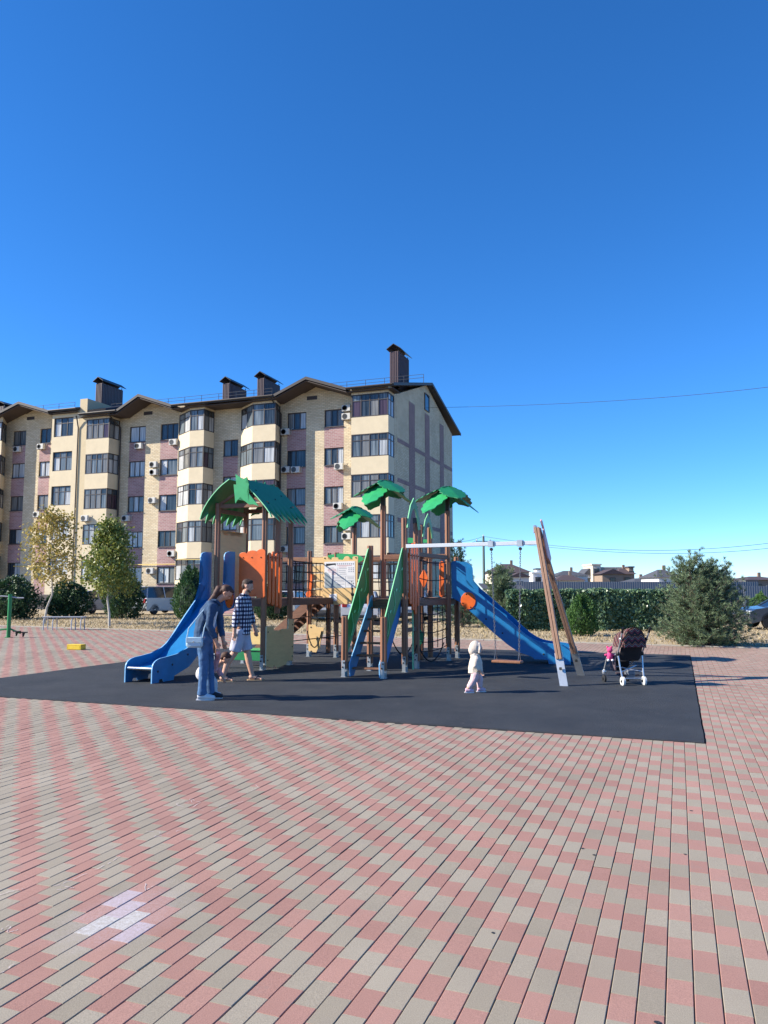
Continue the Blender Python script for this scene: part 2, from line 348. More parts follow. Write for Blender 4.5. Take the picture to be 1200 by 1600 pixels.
o = bpy.data.objects.new('pavers', me); COL.objects.link(o); o.parent = pavement; stuff(o)
# chalk scribbles drawn on the paving
def scribble(pxs, wd=.008):
    pts = [G(*q, .0025) for q in pxs]; b_ = MB()
    dense = []
    for i in range(len(pts)-1):
        for s in range(6): dense.append(pts[i].lerp(pts[i+1], s/6) + Vector((random.gauss(0, .004), random.gauss(0, .004), 0)))
    dense.append(pts[-1]); vs = []
    for i, q in enumerate(dense):
        t_ = (dense[min(i+1, len(dense)-1)]-dense[max(i-1, 0)]).normalized(); nrm = Vector((-t_.y, t_.x, 0))*wd*random.uniform(.15, .6)
        vs += [q-nrm, q+nrm]
    fs = [(2*i, 2*i+1, 2*i+3, 2*i+2) for i in range(len(dense)-1) if random.random() < .72]
    b_.add(vs, fs); b_.build('chalk_mark', 'chalk_line', pavement)
for s in ([(288, 1262), (275, 1256), (288, 1251), (303, 1257), (296, 1248), (312, 1254), (300, 1262), (318, 1266)], [(330, 1268), (345, 1262), (358, 1258), (380, 1252)],
          [(84, 1384), (110, 1376), (140, 1362), (165, 1352), (188, 1338)], [(90, 1390), (118, 1387), (96, 1383)], [(222, 1298), (250, 1300), (240, 1308), (266, 1302), (284, 1296)],
          [(205, 1388), (228, 1380), (226, 1392), (240, 1384)], [(0, 1398), (18, 1392), (36, 1388)], [(0, 1452), (16, 1446), (10, 1458), (28, 1452)], [(392, 1236), (404, 1230), (398, 1226)], [(2, 1520), (20, 1508), (12, 1500)]): scribble(s, .006)
# small dark spots (gum, grit) and a fallen leaf or two
for q in [(965, 1268), (1080, 1267), (928, 1336), (1070, 1335), (1175, 1237), (1027, 1598), (910, 1326), (770, 1458)]:
    g = G(*q); n = 9; rr = random.uniform(.006, .013)
    MB().add([(g.x + rr*random.uniform(.6, 1.2)*math.cos(2*math.pi*j/n), g.y + rr*random.uniform(.5, 1.2)*math.sin(2*math.pi*j/n), .0022) for j in range(n)], [range(n)]).build('gum_spot', 'rubber', pavement)
# rubber sheet of the playground
def mw(p, d, z): return tuple(L2W(p, d, z))
cs = []
nseg = 60
def wob(): return random.uniform(-.005, .005)
for k in range(nseg): cs.append((mp0+(mp1-mp0)*k/nseg, md0+wob()))
for k in range(nseg): cs.append((mp1+wob(), md0+(md1-md0)*k/nseg))
for k in range(nseg): cs.append((mp1-(mp1-mp0)*k/nseg, md1+wob()))
for k in range(nseg): cs.append((mp0+wob(), md1-(md1-md0)*k/nseg))
n = len(cs)
struct(MB().add([mw(p, d, .012) for p, d in cs] + [mw(p, d, -.05) for p, d in cs], [range(n)] + [(j, j+n, (j+1) % n+n, (j+1) % n) for j in range(n)]).build('rubber_surface', 'rubber'))
# dry verge behind the paving, then the parking strip by the flats
vn = Vector((-ed.y, ed.x, 0))
def strip(name, m, a0, a1, z):
    return struct(quad(name, m, [tuple((eA + ed*s + vn*t_)[:2]) for s, t_ in ((-60, a0), (75, a0), (75, a1), (-60, a1))], z))
strip('verge', 'straw_ground', .12, 21, -.03)
strip('parking_strip', 'asphalt', 21, 30, -.025)
k_ = MB()
kerb = thing('kerb_edging', 'low concrete kerb between the pavers and the dry grass', 'kerb', eA + Vector((0, 0, 0)))
for s in range(-22, 70):
    a = ed*s*1.0 + vn*.06; b_ = MB(); b_.cbox(a + ed*.495 + Vector((0, 0, -.03)), (.985, .08, .1), .008, rotz(math.atan2(ed.y, ed.x)))
    q = (eA+a); 
    if abs(q.x) < q.y*.55+3: b_.build('kerb_stone', 'kerbstone', kerb)
# ================================================================== APARTMENT BUILDING
brickmat('brick_yellow', 'dccbab', 'cbb694', 'b0a289'); brickmat('brick_pink', 'a98280', '946d6d', 'b09f99'); brickmat('brick_plum', '957874', '876a68', '9c8a84')
mat('render_cream', 'd2c2a3', .9, var=.06, scale=1.5, bump=.15, bscale=40); mat('render_pale', 'c9b794', .9, var=.05)
mat('fascia', '39322f', .55, var=.1); mat('soffit', '463a35', .7, var=.1, stretch=(8, .5, 1)); mat('roof_metal', '2f2a2c', .45, var=.1, scale=3)
mat('chimney_metal', '574343', .5, var=.15, scale=2, stretch=(6, 6, .3)); mat('frame_dark', '38302e', .5, var=.08); mat('frame_white', 'd8d8d6', .5, var=.04)
mat('rail', '5b5a5c', .5, .3); mat('gas_pipe', 'd8b85a', .5); mat('plinth', '5d5450', .9, var=.15)
def panemat(name, c1, c2, rough=.04):
    """window pane: shiny face over the dim room or the folds of a curtain"""
    m = bpy.data.materials.new(name); m.use_nodes = True; MATS[name] = m
    t = m.node_tree; b = t.nodes['Principled BSDF']; b.inputs['Roughness'].default_value = rough; b.inputs['Specular IOR Level'].default_value = .42
    tc = nd(t, 'TexCoord'); mp = nd(t, 'Mapping'); mp.inputs['Scale'].default_value = (9, 9, .35); t.links.new(tc.outputs['Object'], mp.inputs['Vector'])
    n = nd(t, 'TexNoise', Scale=1.0); n.inputs['Detail'].default_value = 4; t.links.new(mp.outputs[0], n.inputs['Vector'])
    rp = nd(t, 'ValToRGB'); rp.color_ramp.elements[0].position = .35; rp.color_ramp.elements[1].position = .65
    rp.color_ramp.elements[0].color = lin(c1); rp.color_ramp.elements[1].color = lin(c2)
    t.links.new(n.outputs['Fac'], rp.inputs[0]); t.links.new(rp.outputs[0], b.inputs['Base Color'])
    n2 = nd(t, 'TexNoise', Scale=1.7); t.links.new(tc.outputs['Object'], n2.inputs['Vector'])
    bp = nd(t, 'Bump', Strength=.05); bp.inputs['Distance'].default_value = .02; t.links.new(n2.outputs['Fac'], bp.inputs['Height']); t.links.new(bp.outputs[0], b.inputs['Normal'])
panemat('pane_dark', '20272c', '465059'); panemat('pane_room', '464f54', '7c858a'); panemat('pane_curtain', '8d8f90', 'c9cac8'); panemat('pane_blind', '5a5b5a', '83827e'); panemat('pane_mauve', '3a2c33', '564650')
PANES = ['pane_dark', 'pane_room', 'pane_room', 'pane_blind', 'pane_blind', 'pane_curtain', 'pane_curtain', 'pane_curtain']
BA = R(20); KB = Vector((.79, 57.5, 0)); BU = Vector((math.cos(BA), -math.sin(BA), 0)); BV = Vector((math.sin(BA), math.cos(BA), 0))
def FB(px, py, v=0):
    q = on_plane(px, py, KB+BV*v, BV)-KB; return q.dot(BU), q.z
def fu(px, v=0, py=700): return FB(px, py, v)[0]
flats = thing('apartment_building', 'long five-storey yellow and pink brick block of flats with glazed bays and dark roof', 'building', KB, -BA)
ROWS = 5; STO = 3.05; Z1 = 13.35                         # floor level of the top storey
def wallbox(u0, u1, z0, z1, m, v0=0, v1=.4, name='wall_panel'):
    return MB().box(((u0+u1)/2, (v0+v1)/2, (z0+z1)/2), (u1-u0, v1-v0, z1-z0)).build(name, m, flats)
def pane(parent, u0, u1, z0, z1, fr, m=None):
    e = .0
    MB().add([fr(u0, z0, .015), fr(u1, z0, .015), fr(u1, z1, .015), fr(u0, z1, .015), fr(u0, z0, -.005), fr(u1, z0, -.005), fr(u1, z1, -.005), fr(u0, z1, -.005)],
             [(0, 1, 2, 3), (7, 6, 5, 4), (0, 4, 5, 1), (1, 5, 6, 2), (2, 6, 7, 3), (3, 7, 4, 0)]).build('pane', m or random.choice(PANES), parent)
def glazing(u0, u1, z0, z1, fr, splits, transom=None, m='frame_dark', fw=.07, name='window', theme=None):
    """window frame in local face coordinates; fr(u,z,out) gives the point; splits are relative widths"""
    b = MB()
    def fbar(a0, a1, c0, c1, o0, o1):
        b.add([fr(a0, c0, o0), fr(a1, c0, o0), fr(a1, c1, o0), fr(a0, c1, o0), fr(a0, c0, o1), fr(a1, c0, o1), fr(a1, c1, o1), fr(a0, c1, o1)],
              [(0, 3, 2, 1), (4, 5, 6, 7), (0, 1, 5, 4), (1, 2, 6, 5), (2, 3, 7, 6), (3, 0, 4, 7)])
    fbar(u0, u1, z0, z0+fw, -.03, .06); fbar(u0, u1, z1-fw, z1, -.03, .06)
    fbar(u0, u0+fw, z0+fw, z1-fw, -.03, .058); fbar(u1-fw, u1, z0+fw, z1-fw, -.03, .058)
    tot = sum(splits); xs = [u0+fw]; acc = 0
    for s in splits[:-1]:
        acc += s; x = u0+fw + (u1-u0-2*fw)*acc/tot; xs.append(x); fbar(x-fw*.5, x+fw*.5, z0+fw, z1-fw, -.03, .055)
    xs.append(u1-fw)
    zt = None
    if transom:
        zt = z1-transom
        for i in range(len(xs)-1): fbar(xs[i]+(fw*.5 if i else 0), xs[i+1]-(fw*.5 if i < len(xs)-2 else 0), zt-fw*.4, zt+fw*.4, -.03, .05)
    wobj = b.build(name, m, flats)
    th = theme or random.choice([None, None, 'pane_curtain', 'pane_dark'])
    for i in range(len(xs)-1):
        mm = random.choice(PANES + ([th]*6 if th else []))
        a0 = xs[i]+(fw*.5 if i else 0); a1 = xs[i+1]-(fw*.5 if i < len(xs)-2 else 0)
        if zt:
            pane(wobj, a0, a1, z0+fw, zt-fw*.4, fr, mm); pane(wobj, a0, a1, zt+fw*.4, z1-fw, fr, random.choice(['pane_room', 'pane_dark', mm]))
        else: pane(wobj, a0, a1, z0+fw, z1-fw, fr, mm)
    return wobj
def flat_fr(v): return lambda u, z, out: (u, v-out, z)
def window_column(px0, px1, dz=0, v=0, pink=True, rows=range(ROWS), splits=((1, 1), (1, 1, 1)), sill=.9, head=2.27, ztop=None, half=0):
    u0, u1 = fu(px0, v), fu(px1, v); mw_ = 'brick_pink' if pink else 'brick_yellow'
    ztop = ztop or Z1+dz+STO+.75; prev = ztop
    for k in rows:
        zf = Z1+dz-k*STO-half
        if k == 0: wallbox(u0, u1, zf+head, prev, 'brick_yellow', v, v+.4)
        else: wallbox(u0, u1, zf+head, prev, mw_, v, v+.4)
        glazing(u0+.01, u1-.01, zf+sill, zf+head, flat_fr(v+.14), random.choice(splits))
        MB().box(((u0+u1)/2, v-.03, zf+sill-.02), (u1-u0-.01, .16, .04)).build('window_sill', 'rail', flats)
        prev = zf+sill-.04
    wallbox(u0, u1, 0, prev, 'brick_pink' if pink else 'brick_yellow', v, v+.4)
    return u0, u1
def solid_column(px0, px1, dz=0, v=0, m='brick_yellow', ztop=None):
    u0, u1 = fu(px0, v), fu(px1, v); wallbox(u0, u1, 0, ztop or Z1+dz+STO+.75, m, v, v+.4)
def bay(plan, dz=0, faces=None, lights=None, m='render_cream', bot=1.15, top=2.9):
    """glazed bay: plan = list of (u, v) from wall, round the front, back to the wall (left to right)"""
    n = len(plan)
    for k in range(ROWS):
        zf = Z1+dz-k*STO
        lo = zf+top-STO if k < ROWS-1 else 0.4
        b = MB(); A = [(u, v, lo+.0) for u, v in plan]; B = [(u, v, zf+bot) for u, v in plan]
        b.add(A+B, [tuple(range(n))[::-1], tuple(range(n, 2*n))] + [(i, i+1, i+1+n, i+n) for i in range(n-1)] + [(n-1, 0, n, 2*n-1)])
        b.build('bay_parapet', m, flats)
        for i in range(n-1):
            p0, p1 = Vector(plan[i]), Vector(plan[i+1]); Lw = (p1-p0).length
            if Lw < .25 or (faces and i not in faces): continue
            t_ = (p1-p0)/Lw; nr = Vector((t_.y, -t_.x))
            def fr(u, z, out, p0=p0, t_=t_, nr=nr): q = p0 + t_*u + nr*(out-.06); return (q.x, q.y, z)
            glazing(.0, Lw, zf+bot, zf+top, fr, (1,)*lights[i], transom=.5, theme=['pane_room', 'pane_curtain', 'pane_blind', 'pane_mauve', 'pane_curtain'][(k*2+i+int(-plan[0][0])) % 5])
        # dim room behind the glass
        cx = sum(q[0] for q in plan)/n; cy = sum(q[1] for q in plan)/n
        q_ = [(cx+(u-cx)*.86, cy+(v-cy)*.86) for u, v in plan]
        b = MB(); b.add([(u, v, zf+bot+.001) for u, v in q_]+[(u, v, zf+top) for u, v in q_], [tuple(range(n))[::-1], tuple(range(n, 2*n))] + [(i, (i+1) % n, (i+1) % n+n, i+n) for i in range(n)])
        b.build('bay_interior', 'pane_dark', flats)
    b = MB(); z0 = Z1+dz+top; b.add([(u, v, z0) for u, v in plan]+[(u, v, z0+.55) for u, v in plan], [tuple(range(n))[::-1], tuple(range(n, 2*n))] + [(i, (i+1) % n, (i+1) % n+n, i+n) for i in range(n)])
    b.build('bay_head', 'brick_yellow', flats)
BVO = -1.35
EAVE = Z1+STO+.1
# --- section nearer the camera
uR0 = fu(549, BVO, 630)
bay([(uR0, 0), (uR0, BVO), (-.01, BVO), (-.01, .0)], lights={0: 1, 1: 4, 2: 2})
solid_column(537, 549.2); wallbox(fu(549.2), -.005, 0, EAVE+.2, 'brick_yellow', .02, .4)
window_column(506.5, 537, splits=((1, 1, 1),)); solid_column(478, 506.5); window_column(448.5, 478, splits=((1, 1, 1), (1, 1.3)))
solid_column(437, 448.5); 
bay([(fu(376), 0), (fu(394, BVO), BVO), (fu(430, BVO), BVO), (fu(437.3), 0)], lights={0: 2, 1: 2, 2: 2})
solid_column(372, 437)
window_column(349, 372, half=1.8, splits=((1, 1),), rows=range(4)); solid_column(278, 349)
bay([(fu(279), 0), (fu(296, BVO), BVO), (fu(318, BVO), BVO), (fu(334), 0)], lights={0: 2, 1: 2, 2: 2})
window_column(250.5, 278, splits=((1, 1, 1), (1, 1.6))); solid_column(227, 250.5); window_column(202, 227, splits=((1, 1, 1), (1.3, 1)))
solid_column(187, 202); u0a, u0b = fu(134, BVO), fu(169.6, BVO)
bay([(u0a, 0), (u0a, BVO), (u0b, BVO), (u0b, 0)], lights={0: 1, 1: 4, 2: 2}, faces=[1, 2])
wallbox(u0b-.3, fu(187), 0, EAVE+.2, 'brick_yellow', .01, .4); wallbox(u0a-.05, u0b-.3, 0, EAVE+.2, 'brick_yellow', .05, .4)
uS = fu(122.5, BVO)
wallbox(uS, u0a, 0, Z1+STO+1.75, 'render_pale', BVO, 3.5)          # fire wall between the two sections
# --- far section, half a metre higher
D2 = .55
uA, uB_ = fu(80, BVO), fu(122.5, BVO)-.01
prev = EAVE+D2+.1
for k in range(ROWS):
    zf = Z1+D2-k*STO; a0, a1 = fu(83, BVO), fu(113, BVO)
    wallbox(uA, uB_, zf+2.75, prev, 'render_cream', BVO, 0, 'bay_parapet')
    wallbox(uA, a0, zf+1.05, zf+2.75, 'render_cream', BVO, 0, 'bay_pier'); wallbox(a1, uB_, zf+1.05, zf+2.75, 'render_cream', BVO, 0, 'bay_pier')
    glazing(a0, a1, zf+1.05, zf+2.75, flat_fr(BVO+.15), (1, 1, 1), transom=.5); prev = zf+1.05
wallbox(uA, uB_, 0, prev, 'render_cream', BVO, 0, 'bay_parapet')
wallbox(uA, uB_, 0, EAVE+D2, 'brick_yellow', .02, .4)
window_column(62, 79, D2, splits=((1, 1),)); solid_column(78.8, 81, D2); solid_column(40, 62, D2); window_column(20, 40, D2, splits=((1, 1),)); solid_column(9, 20, D2)
bay([(fu(-24), 0), (fu(-18, BVO), BVO), (fu(2, BVO), BVO), (fu(9), 0)], D2, lights={0: 2, 1: 3, 2: 2}); solid_column(-26, 9, D2)
solid_column(-40, -26, D2); window_column(-62, -40, D2, splits=((1, 1),)); solid_column(-84, -62, D2); window_column(-106, -84, D2, splits=((1, 1),)); solid_column(-150, -106, D2)
bay([(fu(-150), 0), (fu(-138, BVO), BVO), (fu(-120, BVO), BVO), (fu(-110), 0)], D2, lights={0: 2, 1: 3, 2: 2})
# --- gable end
GD, RDG = 17.0, 19.4
poly = [(0, 0), (GD, 0), (GD, EAVE), (GD/2, RDG-.15), (0, EAVE)]
MB().prism(poly, lambda a, z, o_: (-.2+o_, a+.42, z) if a == 0 else (-.2+o_, a, z), .4).build('gable_wall', 'brick_yellow', flats)
def gz(v): return EAVE + (RDG-.15-EAVE)*(1-abs(v-GD/2)/(GD/2))
def gv(px, py):
    q = on_plane(px, py, KB, BU)-KB; return q.dot(BV), q.z
for px0, px1, py1 in ((639, 648, 630), (664, 671, 648), (687, 693, 664)):
    v0 = gv(px0, 700)[0]; v1 = gv(px1, 700)[0]; zt = min(gv((px0+px1)/2, py1)[1], gz((v0+v1)/2)-.8)
    MB().box((.012, (v0+v1)/2, zt/2), (.03, v1-v0, zt)).build('brick_band', 'brick_plum', flats)
for zb in (13.0, 9.9, 6.85, 3.8):
    MB().box((.008, GD/2+.3, zb), (.024, GD-.8, .34)).build('brick_band', 'brick_plum', flats)
v0, z0 = gv(663, 640); v1 = gv(670, 640)[0]
glazing(v0, v1, z0, z0+1.5, lambda u, z, out: (.02+out, u, z), (1,))
# --- roofs
OV = -1.75; rt = .28
def slab(pts, m='roof_metal', name='roof', t_=.16):
    A = [Vector(q) for q in pts]; nrm = (A[1]-A[0]).cross(A[2]-A[0]).normalized(); nrm = nrm if nrm.z > 0 else -nrm
    n = len(A); MB().add(A + [q-nrm*t_ for q in A], [tuple(range(n)), tuple(range(n, 2*n))[::-1]] + [(i, i+n, (i+1) % n+n, (i+1) % n) for i in range(n)]).build(name, m, flats)
GO = .5                                                   # overhang past the gable
uL2 = fu(-150)
def roof_part(u0, u1, dz, gables):
    ze = EAVE+.3+dz; zr = RDG+dz
    cut = [u0]
    for a, c, b_, zc in gables: cut += [a, b_]
    cut.append(u1)
    for i in range(len(cut)-1):
        v0 = OV if i % 2 == 0 else .2; f = (v0-OV)/(GD/2-OV); z0_ = ze+(zr-ze)*f
        slab([(cut[i], v0, z0_), (cut[i+1], v0, z0_), (cut[i+1], GD/2, zr), (cut[i], GD/2, zr)])
    slab([(u0, GD/2, zr), (u1, GD/2, zr), (u1, GD+1.4, ze), (u0, GD+1.4, ze)])
    # eaves: fascia and soffit, broken by the small gables
    edges = [u0]
    for a, c, b_, zc in gables: edges += [a, b_]
    edges.append(u1)
    for i in range(0, len(edges), 2):
        a, b_ = edges[i], edges[i+1]
        MB().box(((a+b_)/2, OV-.03, ze-.13), (b_-a, .06, .2)).build('fascia', 'fascia', flats)
        MB().tube([(a, OV-.12, ze-.1), (b_, OV-.12, ze-.1)], .07, 8).build('gutter', 'fascia', flats)
        MB().box(((a+b_)/2, (OV+.02)/2+.02, ze-.36), (b_-a-.01, -OV-.04, .04)).build('soffit', 'soffit', flats)
    for a, c, b_, zc in gables:
        back = 6.5
        for (x0, x1) in ((a, c), (b_, c)):
            q0, q1 = (x0, OV-.06, ze-.02), (x1, OV-.06, zc)
            slab([q0, q1, (x1, back, zc), (x0, OV+1.6, ze)], 'roof_metal', 'gable_roof', .1)
            b = MB(); b.add([(x0, OV-.02, ze-.26), (x1, OV-.02, zc-.24), (x1, OV-.02, zc-.02), (x0, OV-.02, ze-.04), (x0, OV-.1, ze-.26), (x1, OV-.1, zc-.24), (x1, OV-.1, zc-.02), (x0, OV-.1, ze-.04)],
                  [(0, 1, 2, 3), (7, 6, 5, 4), (0, 4, 5, 1), (1, 5, 6, 2), (2, 6, 7, 3), (3, 7, 4, 0)]); b.build('bargeboard', 'fascia', flats)
            b = MB(); b.add([(x0, OV, ze-.34), (x1, OV, zc-.3), (x1, .1, zc-.3), (x0, .1, ze-.34), (x0, OV, ze-.4), (x1, OV, zc-.36), (x1, .1, zc-.36), (x0, .1, ze-.4)],
                  [(0, 1, 2, 3), (7, 6, 5, 4), (0, 4, 5, 1), (1, 5, 6, 2), (2, 6, 7, 3), (3, 7, 4, 0)]); b.build('soffit', 'soffit', flats)
        MB().add([(a, .05, ze-.45), (b_, .05, ze-.45), (c, .05, zc-.38), (a, .35, ze-.45), (b_, .35, ze-.45), (c, .35, zc-.38)], [(0, 1, 2), (5, 4, 3), (0, 3, 4, 1), (1, 4, 5, 2), (2, 5, 3, 0)]).build('gable_infill', 'brick_yellow', flats)
        MB().box((c-.3, .02, ze-.1), (.9, .06, .3)).build('vent_grille', 'frame_dark', flats)
g1 = [(fu(262-80, OV, 640), fu(216, OV, 630), fu(268, OV, 640), EAVE+1.45), (fu(427, OV, 615), fu(478, OV, 600), fu(541, OV, 606), EAVE+1.45)]
roof_part(uS+.3, GO, 0, g1)
roof_part(uL2, uS, D2, [(fu(-14, OV, 650), fu(29, OV, 640), fu(76, OV, 645), EAVE+D2+1.35)])
# verge boards on the gable end
for v0, v1, z0, z1 in ((OV, GD/2, EAVE+.3, RDG), (GD/2, GD+1.4, RDG, EAVE+.3)):
    MB().add([(GO, v0, z0-.2), (GO, v1, z1-.2), (GO, v1, z1+.03), (GO, v0, z0+.03), (GO+.06, v0, z0-.2), (GO+.06, v1, z1-.2), (GO+.06, v1, z1+.03), (GO+.06, v0, z0+.03)],
             [(0, 1, 2, 3), (7, 6, 5, 4), (0, 4, 5, 1), (1, 5, 6, 2), (2, 6, 7, 3), (3, 7, 4, 0)]).build('bargeboard', 'fascia', flats)
def rz_at(v, dz): return EAVE+.3+dz + (RDG-EAVE-.3)*(v-OV)/(GD/2-OV)
def chimney(px0, px1, pytop, dz, v0=4.0, dv=2.7):
    u0, u1 = fu(px0, v0, 600), fu(px1, v0, 600); zt = FB((px0+px1)/2, pytop+9, v0)[1]; zb = rz_at(v0, dz)-.3
    b = MB(); b.box(((u0+u1)/2, v0+dv/2, (zb+zt)/2), (u1-u0, dv, zt-zb))
    nrib = 5
    for i in range(nrib): x = u0+(u1-u0)*(i+.5)/nrib; b.box((x, v0-.015, (zb+zt)/2), (.05, .03, zt-zb-.02))
    for i in range(14): y = v0+dv*(i+.5)/14; b.box((u1+.015, y, (zb+zt)/2), (.03, .05, zt-zb-.02))
    c = b.build('chimney', 'chimney_metal', flats)
    for a, d_, e in ((v0+.12, .07, 0), (v0+dv-.12, .07, 0)):
        for x in (u0+.06, u1-.06): MB().box((x, a, zt+.1), (.05, .05, .2)).build('cap_post', 'fascia', c)
    um = (u0+u1)/2; ov = .22; zc = zt+.2; b = MB()
    for s in (-1, 1):
        x = um + s*((u1-u0)/2+ov)
        b.add([(x, v0-ov, zc), (um, v0-ov, zc+.42), (um, v0+dv+ov, zc+.42), (x, v0+dv+ov, zc), (x, v0-ov, zc-.05), (um, v0-ov, zc+.36), (um, v0+dv+ov, zc+.36), (x, v0+dv+ov, zc-.05)],
              [(0, 1, 2, 3), (7, 6, 5, 4), (0, 4, 5, 1), (1, 5, 6, 2), (2, 6, 7, 3), (3, 7, 4, 0)])
    b.build('chimney_cap', 'roof_metal', c)
chimney(609, 623, 540, 0); chimney(402, 413, 582, 0, 5.2, 3.0); chimney(348, 359, 590, 0, 5.2, 3.0); chimney(150, 160, 590, 0, 4.2, 3.0); chimney(-8, 8, 626, D2, 4.0, 2.5)
# dark dormer-like upstand of the roof beside the fire wall
slab([(uS+.45, OV+.4, EAVE+.62), (u0b-.5, OV+.4, EAVE+.62), (u0b-.5, 3.0, EAVE+2.0), (uS+.45, 3.0, EAVE+2.0)], 'roof_metal', 'roof', .3)
def roof_rail(px0, px1, v, dz):
    u0, u1 = fu(px0, v, 610), fu(px1, v, 610); z = rz_at(v, dz); b = MB(); n = max(2, int((u1-u0)/1.6))
    for i in range(n+1): x = u0+(u1-u0)*i/n; b.tube([(x, v, z-.1), (x, v, z+.62)], .022, 5)
    for h in (.35, .62): b.tube([(u0, v, z+h), (u1, v, z+h)], .018, 5)
    b.build('roof_rail', 'rail', flats)
roof_rail(175, 192, 1.0, 0); roof_rail(238, 425, 1.2, 0); roof_rail(485, 662, 3.0, 0); roof_rail(45, 118, 1.2, D2)
# downpipes, gas pipe, plinth
for px, v, dz in ((187.5, -.1, 0), (121, BVO-.08, 0), (438.5, -.08, 0)):
    u = fu(px, v); MB().tube([(u, OV, EAVE+.1), (u, OV+.1, EAVE-.1), (u, v, EAVE-.9), (u, v, .1)], .055, 8).build('downpipe', 'fascia', flats)
zg = FB(235, 882, -.1)[1]
MB().tube([(fu(30, -.12), -.12, zg), (fu(202, -.12), -.12, zg), (fu(278, -.12), -.12, zg)], .04, 6).build('gas_pipe', 'gas_pipe', flats)
MB().tube([(fu(279, -1.5), -1.45, zg+.3), (fu(330, -1.5), -1.45, zg+.3)], .03, 6).build('gas_pipe', 'gas_pipe', flats)
MB().box(((uL2+0)/2, BVO-.06, .55), (-uL2-.1, .1, 1.1)).build('plinth', 'plinth', flats)
MB().box((uL2/2, GD/2+.3, 8), (-uL2-.8, GD-.9, 15.8)).build('core', 'plinth', flats)
# --- air conditioners hung on the front
mat('ac_white', 'c3c1ba', .5, var=.05, scale=4); mat('ac_grille', '3c3f42', .5)
ac = MB(); ac.cbox((0, -.2, 0), (.84, .32, .58), .025); acm = ac.mesh('casing', 'ac_white')
fg = MB()
for r_ in (.06, .12, .18, .235): fg.lathe([(r_, -.006), (r_+.012, -.006), (r_+.012, .006), (r_, .006)], (-.12, -.368, 0), 20, (0, -1, 0))
fg.lathe([(.24, 0), (.24, .004)], (-.12, -.362, 0), 24, (0, -1, 0)); fgm = fg.mesh('fan_grille', 'ac_grille')
bk = MB(); bk.box((-.25, -.17, -.31), (.04, .36, .04)); bk.box((.25, -.17, -.31), (.04, .36, .04)); bkm = bk.mesh('bracket', 'rail')
pp = MB(); pp.tube([(.4, -.1, -.1), (.5, -.05, -.25), (.52, -.03, .2), (.62, -.02, .35)], .02, 6); ppm = pp.mesh('hose', 'ac_white')
ACS = [(446, 675, 0, 'below the top-floor window beside the middle glazed bay'), (446.5, 734, 0, 'left of the twin pair under the fourth-floor window'), (462, 734, 0, 'right of the twin pair under the fourth-floor window'),
       (541.5, 638, 0, 'upper of the stacked pair by the top-floor corner bay'), (541.5, 651, 0, 'lower of the stacked pair by the top-floor corner bay'), (530, 729, 0, 'under the fourth-floor window beside the corner bay'),
       (528, 791, 0, 'under the third-floor window beside the corner bay'), (541.5, 824, 0, 'upper of the stacked pair by the second-floor corner bay'), (541.5, 838, 0, 'lower of the stacked pair by the second-floor corner bay'),
       (445, 858, 0, 'low on the wall just right of the palm-roofed tower'), (27, 702, 0, 'below the dark top-floor window at the far left'), (64, 698, 0, 'under the narrow top-floor window of the far left section'),
       (217, 697, 0, 'under the shaded top-floor window right of the drainpipe'), (271, 691, 0, 'touching the left edge of the three-sided bay at top floor'), (240, 726, 0, 'upper of the stacked pair on yellow brick, fourth floor'),
       (240, 738, 0, 'lower of the stacked pair on yellow brick, fourth floor'), (238, 782, 0, 'alone on yellow brick left of a third-floor window'), (58, 804, 0, 'above the yellow-leaved young tree'),
       (133, 810, BVO, 'on the cream bay parapet above the green young tree'), (197, 810, 0, 'in the shaded corner beside the square bay'), (268, 865, 0, 'beside the lowest cream parapet of the three-sided bay'),
       (235, 892, 0, 'on yellow brick beside the ground-floor window')]
for i, (px, py, v, wh) in enumerate(ACS):
    u, z = FB(px, py, v-.2); q = KB + BU*u + BV*(v-.03); q.z = z
    t_ = thing('air_conditioner', 'white air conditioner ' + wh, 'air conditioner', q, -BA, 'air conditioners on the flats'); t_.scale = (.86, .9, .86)
    for nm, m_ in (('casing', acm), ('fan_grille', fgm), ('bracket', bkm), ('hose', ppm)):
        o = bpy.data.objects.new(nm, m_); COL.objects.link(o); o.parent = t_
# ================================================================== PLAYGROUND
mat('hdpe_blue', '1d72a8', .38, var=.13, scale=5, bump=.05, bscale=200); mat('hdpe_green', '2f9a5c', .42, var=.13, scale=5); mat('hdpe_green_deep', '1f7a4a', .42, var=.13, scale=5)
mat('hdpe_teal', '1f8058', .55, var=.06, scale=3); mat('hdpe_dark_green', '2c7a35', .42, var=.13, scale=5); mat('hdpe_orange', 'dd6420', .42, var=.13, scale=5)
mat('ply_tan', 'd9b57c', .6, var=.08, scale=4, stretch=(1, 1, 5)); mat('ply_edge', 'e9dcb5', .6); mat('edge_blue', '7db5dd', .5); mat('edge_green', '86d39a', .5)
mat('post_wood', '8a5c40', .55, var=.3, scale=5, stretch=(9, 9, .35), bump=.25, bscale=30, coat=.15); mat('beam_wood', '76503a', .6, var=.3, scale=5, stretch=(1.2, 6, 6), bump=.2, bscale=30)
mat('post_pale', '8c6a54', .6, var=.25, scale=5, stretch=(9, 9, .35), bump=.2, bscale=30)
mat('galvanised', 'b4b6b6', .42, .75, var=.12, scale=9); mat('steel', 'c9ccd0', .22, 1.0, var=.05); mat('white_metal', 'c3c5c8', .4, .25, var=.05)
mat('bolt', '23211f', .5); mat('rope', '1d1b1c', .9, var=.2, scale=60); mat('rope_metal', '6a6866', .4, .8); mat('pink_ply', 'd6a7a0', .55, var=.12, scale=5); mat('paper', 'd9d8d8', .8, var=.03)
play = thing('play_structure', 'wooden play towers with blue slides, orange fences and green palm roofs', 'playground', O2, -TH)
